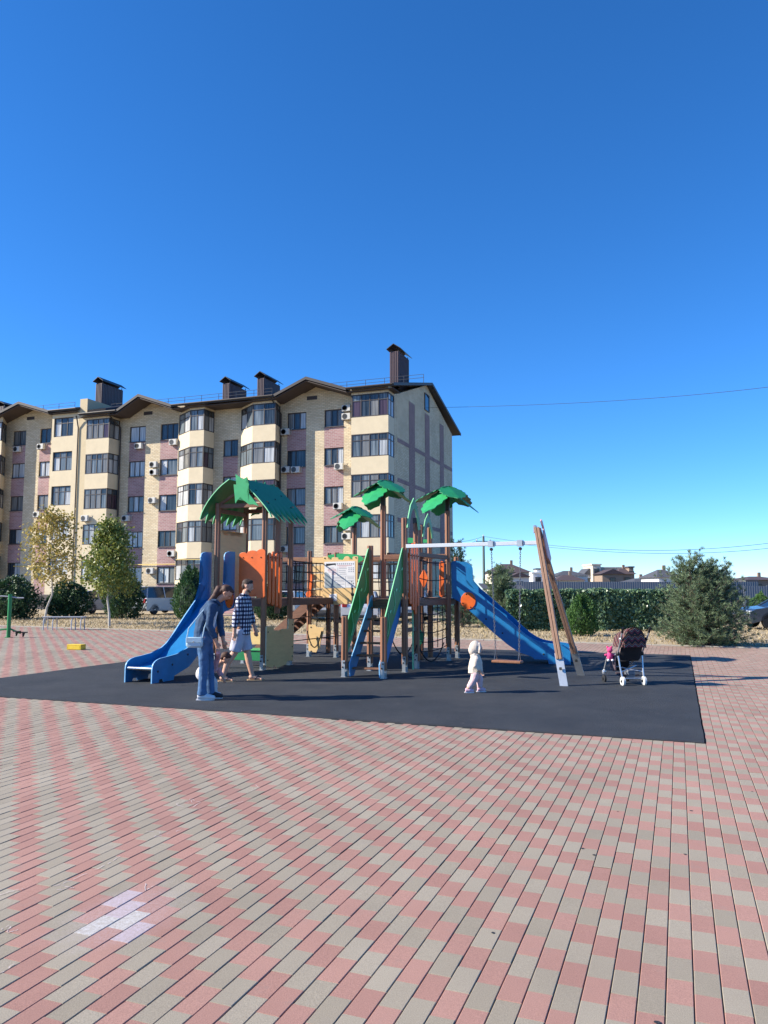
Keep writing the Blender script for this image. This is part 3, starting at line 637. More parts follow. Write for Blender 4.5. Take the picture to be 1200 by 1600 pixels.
BEV = .006
def part(b, name, m, parent=play, smooth=False, bevel=0): return b.build(name, m, parent, smooth, bevel)
def fp(p0):  return lambda a, z, o_: (p0+o_, a, z)         # outlines on a plane p = const, (d, z)
def fd(d0):  return lambda a, z, o_: (a, d0+o_, z)         # outlines on a plane d = const, (p, z)
def smooth_line(pts, it=2):
    for _ in range(it):
        q = [pts[0]]
        for i in range(len(pts)-1):
            a, b = pts[i], pts[i+1]
            q += [(a[0]*.75+b[0]*.25, a[1]*.75+b[1]*.25), (a[0]*.25+b[0]*.75, a[1]*.25+b[1]*.75)]
        pts = q + [pts[-1]]
    return pts
def plate(outline, fr, t_, m, name, parent=play, edge=None):
    b = MB(); b.prism(outline, fr, t_)
    mats = [m]
    if edge:
        mats = [m, edge]; n = len(outline)
        for i in range(len(b.m)-n, len(b.m)): b.m[i] = 1
    return b.build(name, mats, parent, False, .004)
def bolts(parent, pts, fr, off, r_=.016):
    for a, z in pts:
        c = Vector(fr(a, z, off)); ax = Vector(fr(a, z, off+(.01 if off > 0 else -.01)))-c
        MB().lathe([(r_, 0), (r_, .006), (r_*.5, .012)], c, 8, ax).build('bolt', 'bolt', parent)
def post(p, d, h, z0=.16, r_=.063, foot=True, m='post_wood', cap=None):
    b = MB(); n = 14; ring = []
    for k in range(n):                                     # laminated post with a groove down each face
        a = 2*math.pi*k/n; rr = r_*(.74 if k in (0, 7, 3, 4, 10, 11) and k in (0, 7) else 1.0); rr = r_*.8 if k in (3, 10) else rr
        ring.append((rr*math.cos(a+.6), rr*math.sin(a+.6)))
    b.add([(p+x, d+y, z0) for x, y in ring] + [(p+x, d+y, h-.01) for x, y in ring] + [(p+x*.85, d+y*.85, h) for x, y in ring],
          [tuple(range(n))[::-1], tuple(range(2*n, 3*n))] + [(k, (k+1) % n, (k+1) % n+n, k+n) for k in range(n)] + [(k+n, (k+1) % n+n, (k+1) % n+2*n, k+2*n) for k in range(n)])
    o = part(b, 'post', m)
    if foot:
        f = MB(); f.cbox((p, d-.058, .16), (.07, .012, .3), .003); f.cbox((p, d+.058, .16), (.07, .012, .3), .003); f.cbox((p, d, .06), (.05, .1, .1), .004)
        f.cbox((p, d, .018), (.1, .13, .012), .003); fo = f.build('foot_bracket', 'galvanised', o)
        bolts(fo, [(p-.01, .19), (p+.012, .27)], fd(d-.065), -.001)
    if cap: MB().cbox((p, d, h+.03), (.12, .12, .12), .012).build('post_cap', 'fascia', o)
    return o
def beam(a, b_, wd=.09, ht=.1, m='beam_wood', name='beam'): return part(MB().bar(a, b_, wd, ht), name, m, bevel=.008)
def rope(pts, r_=.011, name='rope', parent=play):
    return part(MB().tube(pts, r_, 6), name, 'rope', parent, True)
def arc(a, b_, sag, n=10):
    a, b_ = Vector(a), Vector(b_); return [a.lerp(b_, i/n) - Vector((0, 0, sag*4*(i/n)*(1-i/n))) for i in range(n+1)]
PZ = 1.40                                                  # platform level
def platform(p0, p1, d0, d1, z=PZ):
    n = max(3, round((d1-d0)/.12)); fr_ = part(MB().bar((p0, d0, z-.09), (p1, d0, z-.09), .05, .12).bar((p0, d1, z-.09), (p1, d1, z-.09), .05, .12).bar((p0, d0+.03, z-.09), (p0, d1-.03, z-.09), .05, .12).bar((p1, d0+.03, z-.09), (p1, d1-.03, z-.09), .05, .12), 'platform_frame', 'beam_wood')
    for i in range(n):
        y = d0+(d1-d0)*(i+.5)/n; MB().cbox(((p0+p1)/2, y, z-.012), (p1-p0, (d1-d0)/n-.008, .03), .004).build('plank', 'post_pale', fr_)
def pickets(pts, fr, name, bottom='round', t_=.03, nrm_off=.02, railz=None):
    """orange fence: pts = list of (a0, a1, z0, z1) boards, each with a rounded head"""
    a_min = min(q[0] for q in pts); a_max = max(q[1] for q in pts)
    z0, z1 = railz
    rl = MB()
    for zc in (z0, z1): rl.prism([(a_min, zc-.05), (a_max, zc-.05), (a_max, zc+.05), (a_min, zc+.05)], lambda a, z, o_: fr(a, z, o_+nrm_off), .02)
    ro = part(rl, name, 'hdpe_orange', bevel=.004)
    for a0, a1, b0, b1 in pts:
        w_ = a1-a0; out = [(a0, b0+.03), (a0+.03, b0), (a1-.03, b0), (a1, b0+.03), (a1, b1-.05)]
        for k in range(1, 6): an = math.pi*k/6; out.append(((a0+a1)/2 + w_/2*math.cos(an), b1-.05+.05*math.sin(an)))
        out.append((a0, b1-.05))
        plate(out, fr, t_, 'hdpe_orange', 'picket', ro)
        bolts(ro, [((a0+a1)/2, z1)], fr, -t_/2-.001 if nrm_off > 0 else t_/2+.001, .013)
# ---------------------------------------------------------------- tower with the palm-leaf roof (left)
A1 = (-3.82, -2.72, -.665, .435)                          # p0 p1 d0 d1
for p, d in ((A1[0], A1[2]), (A1[1], A1[2]), (A1[0], A1[3]), (A1[1], A1[3])): post(p, d, 3.35)
post(A1[1], (A1[2]+A1[3])/2, 3.3, foot=False, z0=PZ-.3)
platform(A1[0]+.03, A1[1]-.03, A1[2]+.03, A1[3]-.03)
fq = fd(A1[2]-.075)
pk = []
for px0, px1, pt, pb in ((374.5, 386, 863, 930), (386.8, 401, 860, 930), (401.8, 414, 858, 934)):
    a0, zt = td(px0, pt, A1[2]-.075); a1, zb = td(px1, pb, A1[2]-.075); pk.append((a0, a1, zb, zt))
pickets(pk, fq, 'fence_panel', railz=(PZ+.1, PZ+.82), nrm_off=.024)
pk = [(A1[2]+.02+i*.152, A1[2]+.02+i*.152+.105, PZ-.1-.03*i, PZ+.92+(.03 if i % 2 else 0)) for i in range(4)]
pickets(pk, fp(A1[1]+.075), 'fence_panel', railz=(PZ+.08, PZ+.82), nrm_off=-.024)
# tan castle wall on the far left side, castle skirt low on the right side
def castle(a0, a1, z0, z1, n):
    out = [(a0, z0), (a1, z0)]; st = (a1-a0)/(2*n-1)
    for i in range(2*n-1):
        x1, x0 = a1-i*st, a1-(i+1)*st; zz_ = z1 if i % 2 == 0 else z1-.1
        out += [(x1, zz_), (x0, zz_)]
    return out
plate(castle(A1[2]+.05, A1[3]-.05, PZ, 2.8, 4), fp(A1[0]+.03), .02, 'ply_tan', 'castle_panel', edge='ply_edge')
cp = plate([(A1[2]-.02, .1), (A1[2]+.25, .03), (A1[2]+.3, .09), (A1[2]+.45, .02), (A1[3]-.3, .05), (A1[3]-.24, .12), (A1[3]+.02, .1), (A1[3]+.05, .95), (A1[3]-.2, .98), (A1[3]-.21, .78), (A1[3]-.5, .78), (A1[3]-.52, .62), (A1[3]-.56, .62), (A1[3]-.57, .76), (A1[3]-.82, .77), (A1[3]-.82, .86), (A1[2]-.02, .86)],
      fp(A1[1]+.07), .022, 'ply_tan', 'castle_skirt', edge='ply_edge')
bolts(cp, [(A1[2]+.04, .2), (A1[2]+.04, .75), (A1[3]-.03, .2), (A1[3]-.03, .85), (A1[3]-.03, .4)], fp(A1[1]+.07), .012)
# bench under the platform
plate([(A1[0]+.06, .42), (A1[1]-.06, .42), (A1[1]-.06, .68), (-3.1, .72), (-3.3, .66), (A1[0]+.06, .7)], fd(A1[3]-.0), .022, 'ply_tan', 'bench_back', edge='ply_edge')
part(MB().cbox(((A1[0]+A1[1])/2, .15, .34), (.98, .42, .025), .005), 'bench_seat', 'hdpe_green')
part(MB().cbox(((A1[0]+A1[1])/2, -.02, .22), (.98, .025, .2), .005), 'bench_front', 'hdpe_green_deep')
# palm roof
def strip_plate(prof, d0, d1, m, name, tips, t_=.018, edge='edge_green', fringe=.16):
    """curved leaf plate: profile in (p, z) swept from d0 to d1; the lower edge is cut into leaf tips"""
    n = len(prof); K = tips*6; b = MB(); top = []
    for k in range(K+1):
        f = k/K; y = d0+(d1-d0)*f; ph = (f*tips) % 1.0; cut = fringe*(1-abs(2*ph-1)**.8) if 0 < k < K else fringe*.3
        row = []
        for i, (p, z) in enumerate(prof):
            s = i/(n-1); L_ = 1-cut*max(0, (s-.45)/.55)
            p_ = prof[0][0]+(p-prof[0][0])*L_; z_ = prof[0][1]+(z-prof[0][1])*L_
            row.append((p_, y+.0, z_))
        top.append(row)
    nr = []
    for i in range(n):
        a, c = Vector(prof[max(i-1, 0)]), Vector(prof[min(i+1, n-1)]); t2 = (c-a).normalized(); nr.append((-t2.y*t_, t2.x*t_))
    V1 = [q for row in top for q in row]; V2 = [(q[0]+nr[i % n][0], q[1], q[2]+nr[i % n][1]) for i, q in enumerate(V1)]
    T = len(V1); fs = []
    for k in range(K):
        for i in range(n-1):
            a = k*n+i; fs.append((a, a+1, a+n+1, a+n)); fs.append((a+T, a+n+T, a+n+1+T, a+1+T))
    b.add(V1+V2, fs); b.cur = 1; es = []
    for i in range(n-1): es += [(i, i+T, i+1+T, i+1), (K*n+i, K*n+i+1, K*n+i+1+T, K*n+i+T)]
    for k in range(K): es += [(k*n, (k+1)*n, (k+1)*n+T, k*n+T), (k*n+n-1, k*n+n-1+T, (k+1)*n+n-1+T, (k+1)*n+n-1)]
    k0 = len(b.f)
    for f_ in es: b.f.append(list(f_)); b.m.append(1)
    o = b.build(name, [m, edge], play, 35); return o
R0, R1 = A1[2]-.30, A1[3]+.2
pc = (A1[0]+A1[1])/2
profR = smooth_line([(pc+.10, 3.80), (pc+.28, 3.62), (pc+.55, 3.36), (pc+.8, 3.08), (pc+.9, 2.92)], 1)
profL = smooth_line([(pc-.14, 3.8), (pc-.36, 3.66), (pc-.6, 3.42), (pc-.78, 3.16), (pc-.86, 2.95)], 1)
rr_ = strip_plate(profR, R0+.03, R1, 'hdpe_teal', 'roof_leaf', 7, fringe=.3); strip_plate(profL, R0+.03, R1, 'hdpe_green_deep', 'roof_leaf', 6, fringe=.22)
for a, y in ((.35, R0+.25), (.35, R1-.3), (.62, R0+.3), (.62, R1-.35), (.85, R0+.4), (.85, R1-.5), (.5, (R0+R1)/2)):
    i = min(len(profR)-2, int(a*(len(profR)-1))); q = Vector(profR[i]); q2 = Vector(profR[i+1]); t2 = (q2-q).normalized()
    MB().lathe([(.02, 0), (.02, .008), (.008, .014)], (q.x+(-t2.y)*.018+.0, y, q.y+t2.x*.018), 8, (-t2.y, 0, t2.x)).build('bolt', 'bolt', rr_)
def za(x, y): return (310+x/6.96, 730+y/6.96)
star = [(405, 75), (485, 130), (530, 105), (515, 165), (552, 180), (532, 250), (560, 300), (600, 350), (660, 425), (600, 405), (555, 408), (500, 365), (460, 320), (430, 355), (403, 398), (398, 290), (385, 188), (414, 190)]
sp = [td(*za(x, y), R0) for x, y in star]
plate(sp, fd(R0), .02, 'hdpe_green', 'leaf_front', edge='edge_green'); plate([(2*pc-a, z-.02) for a, z in sp][::-1], fd(R1+.02), .02, 'hdpe_green', 'leaf_front', edge='edge_green')
# crest of leaf tips along the ridge
cr = []
for i in range(9):
    f = i/8; cr += [(R0+.05+(R1-R0-.1)*f, 3.77), (R0+.05+(R1-R0-.1)*min(1, f+.05), 3.86 if i % 2 else 3.82)]
plate([(R0+.05, 3.6)] + cr + [(R1, 3.6)], fp(pc+.10), .018, 'hdpe_teal', 'ridge_crest')
beam((A1[0], A1[2], 3.28), (A1[1], A1[2], 3.28), .05, .09); beam((A1[0], A1[3], 3.28), (A1[1], A1[3], 3.28), .05, .09)
beam((pc, A1[2]-.1, 3.55), (pc, A1[3]+.1, 3.55), .06, .08); beam((A1[0], A1[2], 3.2), (A1[0], A1[3], 3.2), .05, .09); beam((A1[1], A1[2], 3.2), (A1[1], A1[3], 3.2), .05, .09)
beam((A1[0], A1[2], 3.3), (pc, A1[2], 3.6), .05, .06); beam((A1[1], A1[2], 3.3), (pc, A1[2], 3.6), .05, .06)
# ---------------------------------------------------------------- slides
def slide(name_label, trace, fr_of, along0, along1, c0_, c1_, top, disc=None, cutout=None, inner=None):
    s = part(MB().box((0, 0, -5), (.001, .001, .001)), 'slide', 'hdpe_blue')
    return s
def make_slide(side_pts, lo, hi, fr, chute, roller=None, disc=None, bol=()):
    """side_pts: outline (a, z) of a cheek; cheeks stand at lo and hi; chute: polyline (a, z)"""
    root = None
    b = MB()                                               # chute bed
    n = len(chute); A = [fr(lo)(a, z, 0) for a, z in chute]; B = [fr(hi)(a, z, 0) for a, z in chute]
    A2 = [fr(lo)(a, z-.02, 0) for a, z in chute]; B2 = [fr(hi)(a, z-.02, 0) for a, z in chute]
    fs = []
    for i in range(n-1): fs += [(i, i+1, n+i+1, n+i), (2*n+i, 3*n+i, 3*n+i+1, 2*n+i+1)]
    fs += [(0, n, 3*n, 2*n), (n-1, 3*n-1, 4*n-1, 2*n-1)]
    b.add(A+B+A2+B2, fs); root = b.build('slide', 'hdpe_blue', play, 40)
    for w_ in (lo, hi): plate(side_pts, fr(w_), .022, 'hdpe_blue', 'side_cheek', root, 'edge_blue')
    for a, z in bol:
        for w_, sgn in ((lo, -1), (hi, 1)): bolts(root, [(a, z)], fr(w_), sgn*.0115, .02)
    if roller:
        a, z = roller; MB().tube([fr(lo)(a, z, .012), fr(hi)(a, z, -.012)], .032, 12).build('roller', 'steel', root, True)
    if disc:
        for (a, z, ra, rb, w_, off) in disc:
            plate([(a+ra*math.cos(2*math.pi*k/28), z+rb*math.sin(2*math.pi*k/28)) for k in range(28)], fr(w_+off), .018, 'hdpe_orange', 'round_panel', root)
            bolts(root, [(a+ra*.8*math.cos(q), z+rb*.8*math.sin(q)) for q in (.4, 1.9, 3.5, 5.1)], fr(w_+off), .01 if off > 0 else -.01, .014)
    return root
# left slide: runs towards the camera-left (-d); far cheek p=-3.93, near cheek p=-3.38
def z2(x, y): return (180+x/5, 860+y/5)
S1L, S1R = -3.93, -3.38
topc = [(75, 985), (78, 905), (92, 868), (130, 838), (200, 822), (300, 795), (380, 745), (440, 668), (520, 540), (620, 395), (700, 285), (718, 262), (735, 258), (750, 240), (753, 190), (735, 130), (722, 85), (735, 58), (762, 44)]
t1 = smooth_line([tp(*z2(x, y), S1L) for x, y in topc], 1)
atop = A1[2]-.04
t1 = [(min(a, atop-.01), z) for a, z in t1]
t1 = [q for q in t1 if q[1] < 1.66] + smooth_line([(atop-.40, 1.70), (atop-.32, 1.76), (atop-.28, 1.92), (atop-.33, 2.08), (atop-.40, 2.2), (atop-.36, 2.31), (atop-.22, 2.34)], 1)
side = [(t1[0][0], 0.0)] + t1 + [(atop, t1[-1][1]), (atop, 1.22)]
chute = smooth_line([(t1[0][0]+.06, .27), (t1[0][0]+.45, .27), (t1[0][0]+.85, .34), (t1[0][0]+1.2, .58), (atop-.75, 1.02), (atop-.3, PZ-.02), (atop+.05, PZ)], 2)
side += [(atop-.35, 1.15), (atop-.85, .66), (t1[0][0]+1.38, .42), (t1[0][0]+1.05, .2), (t1[0][0]+.62, .08), (t1[0][0]+.6, 0.0), (t1[0][0]+.34, 0), (t1[0][0]+.3, .06), (t1[0][0]+.2, .06), (t1[0][0]+.18, 0)]
make_slide(side, S1L, S1R, lambda p_: fp(p_), chute, roller=(t1[0][0]+.05, .25), disc=[(atop-.2, 1.42, .15, .2, S1R, .021)], bol=[(t1[0][0]+.15, .2), (t1[0][0]+.55, .28), (t1[0][0]+1.0, .42), (atop-.45, 1.25)])
# right slide: runs along +p from the back tower
def z7(x, y): return (690+x/5.4545, 860+y/5.4545)
A3 = (-.52, .13, 2.57, 3.29)
S2F, S2B = A3[2]+.04, A3[3]-.05
up = [(80, 105), (100, 88), (150, 90), (192, 118), (207, 150), (204, 235), (215, 285), (300, 345), (450, 478), (560, 575), (680, 690), (790, 765), (900, 790), (1010, 800), (1075, 818), (1095, 850), (1098, 900)]
u1 = smooth_line([td(*z7(x, y), S2F) for x, y in up], 1); ae = u1[-1][0]; as_ = A3[1]+.05
u1 = [(max(a, as_), z) for a, z in u1]
lowr = [td(*z7(x, y), S2F) for x, y in [(770, 905), (660, 868), (560, 800), (440, 700), (300, 570), (165, 445), (90, 402)]]
side2 = u1 + [(ae, 0.0), (ae-.45, 0.0), (ae-.47, .1), (ae-.75, .1)] + [(max(a, as_), max(z, .1)) for a, z in lowr]
ch2 = smooth_line([(ae-.06, .27), (ae-.45, .27), (ae-.85, .36), (ae-1.2, .62), (as_+.55, 1.12), (as_+.25, PZ-.03), (as_-.05, PZ)], 2)
make_slide(side2, S2F, S2B, lambda d_: fd(d_), ch2, roller=(ae-.06, .24), disc=[(*td(732, 938.5, S2F), .17, .19, S2F, -.021)], bol=[td(*z7(x, y), S2F) for x, y in ((520, 705), (380, 585), (870, 885), (280, 495))])
# ---------------------------------------------------------------- tower 2 (stairs), tower 3 (right slide), tower 4 (notice)
A2 = (-.72, 0.0, 0.0, .72); A4 = (-3.25, -2.55, 2.42, 3.5)
post(A2[0], A2[2], 2.45); post(A2[1], A2[2], 2.98); post(A2[1], A2[3], 2.95, cap=True); post(A2[0], A2[3], 3.32)
post(A3[0], A3[2], 3.05, foot=False, z0=.02); post(A3[1], A3[2], 3.36); post(A3[0], A3[3], 3.05, foot=False, z0=.02); post(A3[1], A3[3], 2.34)
post(A4[0], A4[2], 2.5); post(A4[1], A4[2], 2.45); post(A4[0], A4[3], 2.5, foot=False, z0=.02); post(A4[1], A4[3], 3.12, foot=False, z0=.02)
for A in (A2, A3, A4): platform(A[0]+.03, A[1]-.03, A[2]+.03, A[3]-.03)
# bridges between the towers
def bridge(a, b_, w_, n, sides=(-1, 1)):
    a, b_ = Vector(a), Vector(b_); t2 = (b_-a).normalized(); s2 = Vector((t2.y, -t2.x, 0))*w_/2
    k = beam(a+s2+Vector((0, 0, PZ-.09)), b_+s2+Vector((0, 0, PZ-.09)), .05, .12, name='bridge_bearer'); beam(a-s2+Vector((0, 0, PZ-.09)), b_-s2+Vector((0, 0, PZ-.09)), .05, .12, name='bridge_bearer')
    for i in range(n):
        c = a.lerp(b_, (i+.5)/n); MB().cbox(c+Vector((0, 0, PZ-.015)), (w_, (b_-a).length/n-.012, .03), .004, Matrix.Rotation(math.atan2(t2.y, t2.x)-R(90), 3, 'Z')).build('plank', 'post_pale', k)
    for sg in sides: beam(a+s2*sg+Vector((0, 0, 2.3)), b_+s2*sg+Vector((0, 0, 2.3)), .07, .09, name='handrail_beam')
    return s2
def netside(a, b_, z0, z1, nu, nz, sag=.02):
    a, b_ = Vector(a), Vector(b_); root = rope(arc(a+Vector((0, 0, z1)), b_+Vector((0, 0, z1)), sag), .013, 'rope_net')
    for k in range(nz):
        z = z0+(z1-z0)*k/nz; rope(arc(a+Vector((0, 0, z)), b_+Vector((0, 0, z)), sag+random.uniform(0, .03)), .010, 'rope', root)
    for k in range(1, nu):
        q = a.lerp(b_, k/nu); j = random.uniform(-.02, .02); rope([q+Vector((0, 0, z0)), q+Vector((j, j, (z0+z1)/2)), q+Vector((0, 0, z1))], .010, 'rope', root)
s_ = bridge((pc, A1[3]+.06, 0), (pc+.25, A4[2]-.05, 0), .9, 14, ())
netside((A1[1]-.02, A1[3]+.06, 0), (A4[1]-.3, A4[2]-.06, 0), PZ, 2.2, 8, 4); netside((A1[0]+.1, A1[3]+.06, 0), (A4[0]+.05, A4[2]-.06, 0), PZ, 2.2, 8, 4)
bridge((A4[1]+.06, 2.95, 0), (A3[0]-.06, 2.93, 0), .66, 13); netside((A4[1]+.06, A4[2]+.2, 0), (A3[0]-.06, A3[2]+.03, 0), PZ, 2.2, 8, 4); netside((A4[1]+.06, 3.3, 0), (A3[0]-.06, 3.27, 0), PZ, 2.2, 8, 4)
bridge((-.33, A2[3]+.06, 0), (-.2, A3[2]-.06, 0), .62, 12)
netside((A2[1]-.0, A2[3]+.08, 0), (A3[1]-.02, A3[2]-.08, 0), .35, 1.3, 6, 5, .03); netside((A2[1]-.0, A2[3]+.08, 0), (A3[1]-.02, A3[2]-.08, 0), PZ+.05, 2.2, 5, 2, .05)
for (a, b_, sg) in (((A2[1]-.02, A2[3]+.2, .42), (A3[1]-.05, A3[2]-.2, .42), .34), ((A2[0]+.1, A2[3]+.2, .6), (A3[0]-.05, A3[2]-.2, .6), .4), ((A4[0]+.05, A4[2]-.2, .62), (A4[0]+.38, A4[2]-.1, .62), .38), ((A2[1]-.05, A2[2]+.1, .55), (A2[1]+.02, A2[3], .55), .3)):
    rope(arc(a, b_, sg, 14), .014)
for (a, b_) in (((A1[1], A1[3], .95), (A4[0], A4[2], .95)), ((A1[1], A1[3], .5), (A4[1], A4[2], .5)), ((A4[0], A4[2], .9), (A4[1], A4[2], .9)), ((A4[0], A4[2], .45), (A4[1], A4[2], .45)), ((A4[0]+.2, A4[2], .1), (A4[0]+.2, A4[2], 1.3)), ((A4[0]+.45, A4[2], .1), (A4[0]+.45, A4[2], 1.3)), ((A4[1], A4[2]+.1, .9), (A4[1], A4[3], .9)), ((A4[1], A4[2]+.1, .5), (A4[1], A4[3], .5))):
    rope([a, b_], .011)
# ramp up to the notice tower
rp_ = part(MB().bar((-4.75, 2.62, .1), (-3.27, 2.62, 1.32), .045, .22).bar((-4.75, 3.3, .1), (-3.27, 3.3, 1.32), .045, .22), 'ramp', 'beam_wood')
for i in range(11):
    f = (i+.5)/11; MB().cbox((-4.75+1.48*f, 2.96, .1+1.22*f+.03), (.13, .62, .03), .004, Matrix.Rotation(-math.atan2(1.22, 1.48), 3, 'Y')).build('plank', 'post_pale', rp_)
# stairs with blue stringers and green handrails
st = None
SB = -1.12
for p_, nm in ((-.665, 0), (-.085, 1)):
    out = [(SB, 0.02), (SB+.17, 0.02), (A2[2]-.02, 1.14), (A2[2]-.02, 1.47), (A2[2]-.06, 1.47), (SB-.02, .25)]
    o = plate(out, fp(p_), .024, 'hdpe_blue', 'stringer', edge='edge_blue'); st = st or o
for i in range(6):
    z = .16+i*.215; y = SB+.12+i*.178; MB().cbox((-.375, y+.04, z), (.55, .15, .035), .006).build('step', 'beam_wood', st)
for p_, sg in ((-.735, -1), (-.02, 1)):
    out = [(SB-.0, .48), (SB+.07, .45), (SB+.45, .93), (A2[2]-.04, 1.55), (A2[2]-.05, 2.4), (A2[2]-.09, 2.38), (SB+.02, .98), (SB-.01, .9)]
    o = plate(out, fp(p_), .022, 'hdpe_dark_green', 'handrail_panel', edge='edge_green')
    for a0, zz0 in ((SB+.18, .84), (SB+.5, 1.24), (SB+.82, 1.64)):          # pale vine drawn along the panel
        b = MB(); pts = [(p_+.016*q, a0+.11*math.sin(k*.55)*.5+k*.012, zz0-.1+k*.052) for k in range(9) for q in (1,)]
        b.tube(pts, .007, 5).build('vine', 'edge_green', o)
        MB().ell((p_+.016, a0+.17, zz0+.34), (.006, .05, .025), Matrix.Rotation(.5, 3, 'X'), 8, 5).build('vine_leaf', 'edge_green', o)
post(-.76, SB-.02, 1.1); post(-.0, SB-.02, 1.1)
# orange fence on the right side of the stair tower (points down), small one on the back tower
pk = [(.06+i*.155, .06+i*.155+.115, PZ-[.1, .22, .3, .14][i], 2.44+[0, .06, .08, .02][i]) for i in range(4)]
pickets(pk, fp(A2[1]+.075), 'fence_panel', railz=(PZ+.08, 2.25), nrm_off=-.024)
pk = [(-.05+i*.0, .06, PZ+.02, 2.22) for i in range(1)]; pickets(pk, fd(A3[2]-.07), 'fence_panel', railz=(PZ+.1, 2.1), nrm_off=.024)
plate([(-.34, 2.05), (-.24, 1.84), (-.34, 1.6), (-.46, 1.84)], fd(A3[2]-.3), .02, 'hdpe_orange', 'diamond_panel')
plate([(a*.8-.2, z*.72+.2) for a, z in [(-.34, .8), (-.16, .55), (-.2, .3), (-.34, .14), (-.5, .34), (-.52, .6)]], fd(A3[2]-.35), .02, 'hdpe_green_deep', 'leaf_panel')
part(MB().tube([(.02, .42, .02), (.02, .42, 2.3)], .016, 8), 'climbing_pole', 'edge_green', play, True)
plate([(.03+.05*math.sin(k), 1.75-.0) if 0 else (.0+.1*math.cos(k*.5), 1.9+.2*math.sin(k*.5)) for k in range(12)], fd(A4[2]-.02), .0, 'hdpe_orange', 'x') if 0 else None
# orange counting beads by the notice tower
ab = part(MB().bar((-3.2, 2.33, 1.5), (-3.14, 2.33, 1.95), .06, .03), 'pointer_panel', 'hdpe_orange'); MB().lathe([(.07, -.015), (.07, .015)], (-3.22, 2.32, 1.47), 16, (0, 1, 0)).build('round_end', 'hdpe_orange', ab)
# slatted side of the notice tower and a dark back panel
for i in range(5): part(MB().cbox((-2.99, A4[2]-.05, PZ+.1+i*.19), (.32, .022, .15), .004), 'slat', 'ply_tan')
part(MB().cbox((-3.1, A4[3]-.02, 1.85), (.6, .022, .85), .004), 'back_panel', 'beam_wood')
# tan leaf-shaped skirt at its foot
def z3(x, y): return (430+x/7.62, 850+y/7.62)
o = plate([td(*z3(x, y), A4[2]-.08) for x, y in [(398, 960), (480, 960), (500, 990), (582, 995), (572, 1050), (562, 1110), (545, 1150), (532, 1240), (508, 1250), (490, 1290), (440, 1285), (398, 1270)]], fd(A4[2]-.08), .022, 'ply_tan', 'foot_panel', edge='ply_edge')
bolts(o, [td(*z3(x, y), A4[2]-.08) for x, y in ((428, 990), (428, 1200), (497, 1138), (430, 1275))], fd(A4[2]-.08), -.012)
# notice panel (tan, battlemented) with green leaf behind
def z8(x, y): return (490+x/15, 860+y/15)
BD = A4[2]-.14
bp_ = [td(*z8(x, y), BD) for x, y in [(215, 1255), (225, 150), (270, 140), (340, 150), (345, 215), (425, 220), (430, 170), (500, 160), (580, 170), (590, 215), (690, 225), (735, 150), (790, 135), (835, 150), (840, 215), (915, 225), (920, 150), (1000, 138), (1047, 150), (1030, 700), (985, 1000), (955, 1258), (915, 1240), (820, 1240), (815, 1262), (680, 1258), (600, 1245), (590, 1275), (430, 1270), (420, 1250), (330, 1250)]]
nb = plate(bp_, fd(BD), .024, 'ply_tan', 'notice_panel', edge='ply_edge')
bolts(nb, [td(*z8(x, y), BD) for x, y in ((268, 185), (995, 170), (262, 1205))], fd(BD), -.013)
bolts(nb, [td(*z8(915, 1030), BD)], fd(BD), -.014, .04); bolts(nb, [td(*z8(905, 900), BD)], fd(BD), -.014, .02)
plate([td(*z8(x, y), BD+.1) for x, y in [(330, 300), (340, 110), (480, 90), (600, 72), (800, 82), (940, 90), (1060, 110), (1160, 170), (1180, 215), (1040, 300)]], fd(BD+.1), .02, 'hdpe_green', 'leaf_front', edge='edge_green')
# ---------------------------------------------------------------- palm tops
def palm(p, d, z, rad, n=6, a0=.3, drop=.5, name='palm_top'):
    hub = part(MB().lathe([(.05, -.08), (.06, .0), (.05, .03)], (p, d, z+.02), 12), 'palm_hub', 'bolt')
    for k in range(n):
        an = a0 + 2*math.pi*k/n; L_ = rad*random.uniform(.92, 1.1); wd = rad*.56; dz = drop*(.8 if k % 2 else 1.35)*random.uniform(.9, 1.1); out = []
        M = 11
        for sd in (1, -1):
            seq = range(M+1) if sd == 1 else range(M, -1, -1)
            for i in seq:
                f = i/M; wv = wd*math.sin(math.pi*min(1, f*.93+.05))**.7*(1-.15*f); wv += (.045 if i % 2 else -.02) if 0 < i < M else 0
                out.append((f*L_, sd*max(.012, wv*.72)))
        vs = []; 
        for a, s in out:
            f = a/L_; x = a; zz_ = .06 - dz*(f**1.1) - abs(s)*.12 + (.035 if k % 2 else 0)
            vs.append(Vector((p + x*math.cos(an)-s*math.sin(an), d + x*math.sin(an)+s*math.cos(an), z+.05+zz_)))
        m2 = M+1; b = MB(); t_ = Vector((0, 0, .018)); tot = len(vs)
        # two halves folded along a midrib
        mid = [Vector((p+(i/M)*L_*math.cos(an), d+(i/M)*L_*math.sin(an), z+.11-dz*((i/M)**1.1)+(.035 if k % 2 else 0))) for i in range(m2)]
        V1 = mid + vs[:m2] + vs[m2:][::-1]; V2 = [q-t_ for q in V1]; T = len(V1); fs = []
        for i in range(M):
            for o1, fl in ((m2, 0), (2*m2, 1)):
                f_ = (i, i+1, o1+i+1, o1+i); fs.append(f_ if not fl else f_[::-1]); g_ = tuple(x+T for x in f_); fs.append(g_[::-1] if not fl else g_)
                fs.append((o1+i, o1+i+1, o1+i+1+T, o1+i+T))
        fs += [(m2+M, M, M+T, m2+M+T), (M, 2*m2+M, 2*m2+M+T, M+T)]
        b.add(V1+V2, fs); b.build('palm_leaf', ['hdpe_green', 'hdpe_green_deep'][k % 2], hub)
palm(A2[0], A2[3], 3.72, .66, 6, .35, .42); palm(A3[1], A3[2], 3.78, .74, 6, .1, .46); palm(A4[1], A4[3], 3.52, .66, 6, .55, .4)
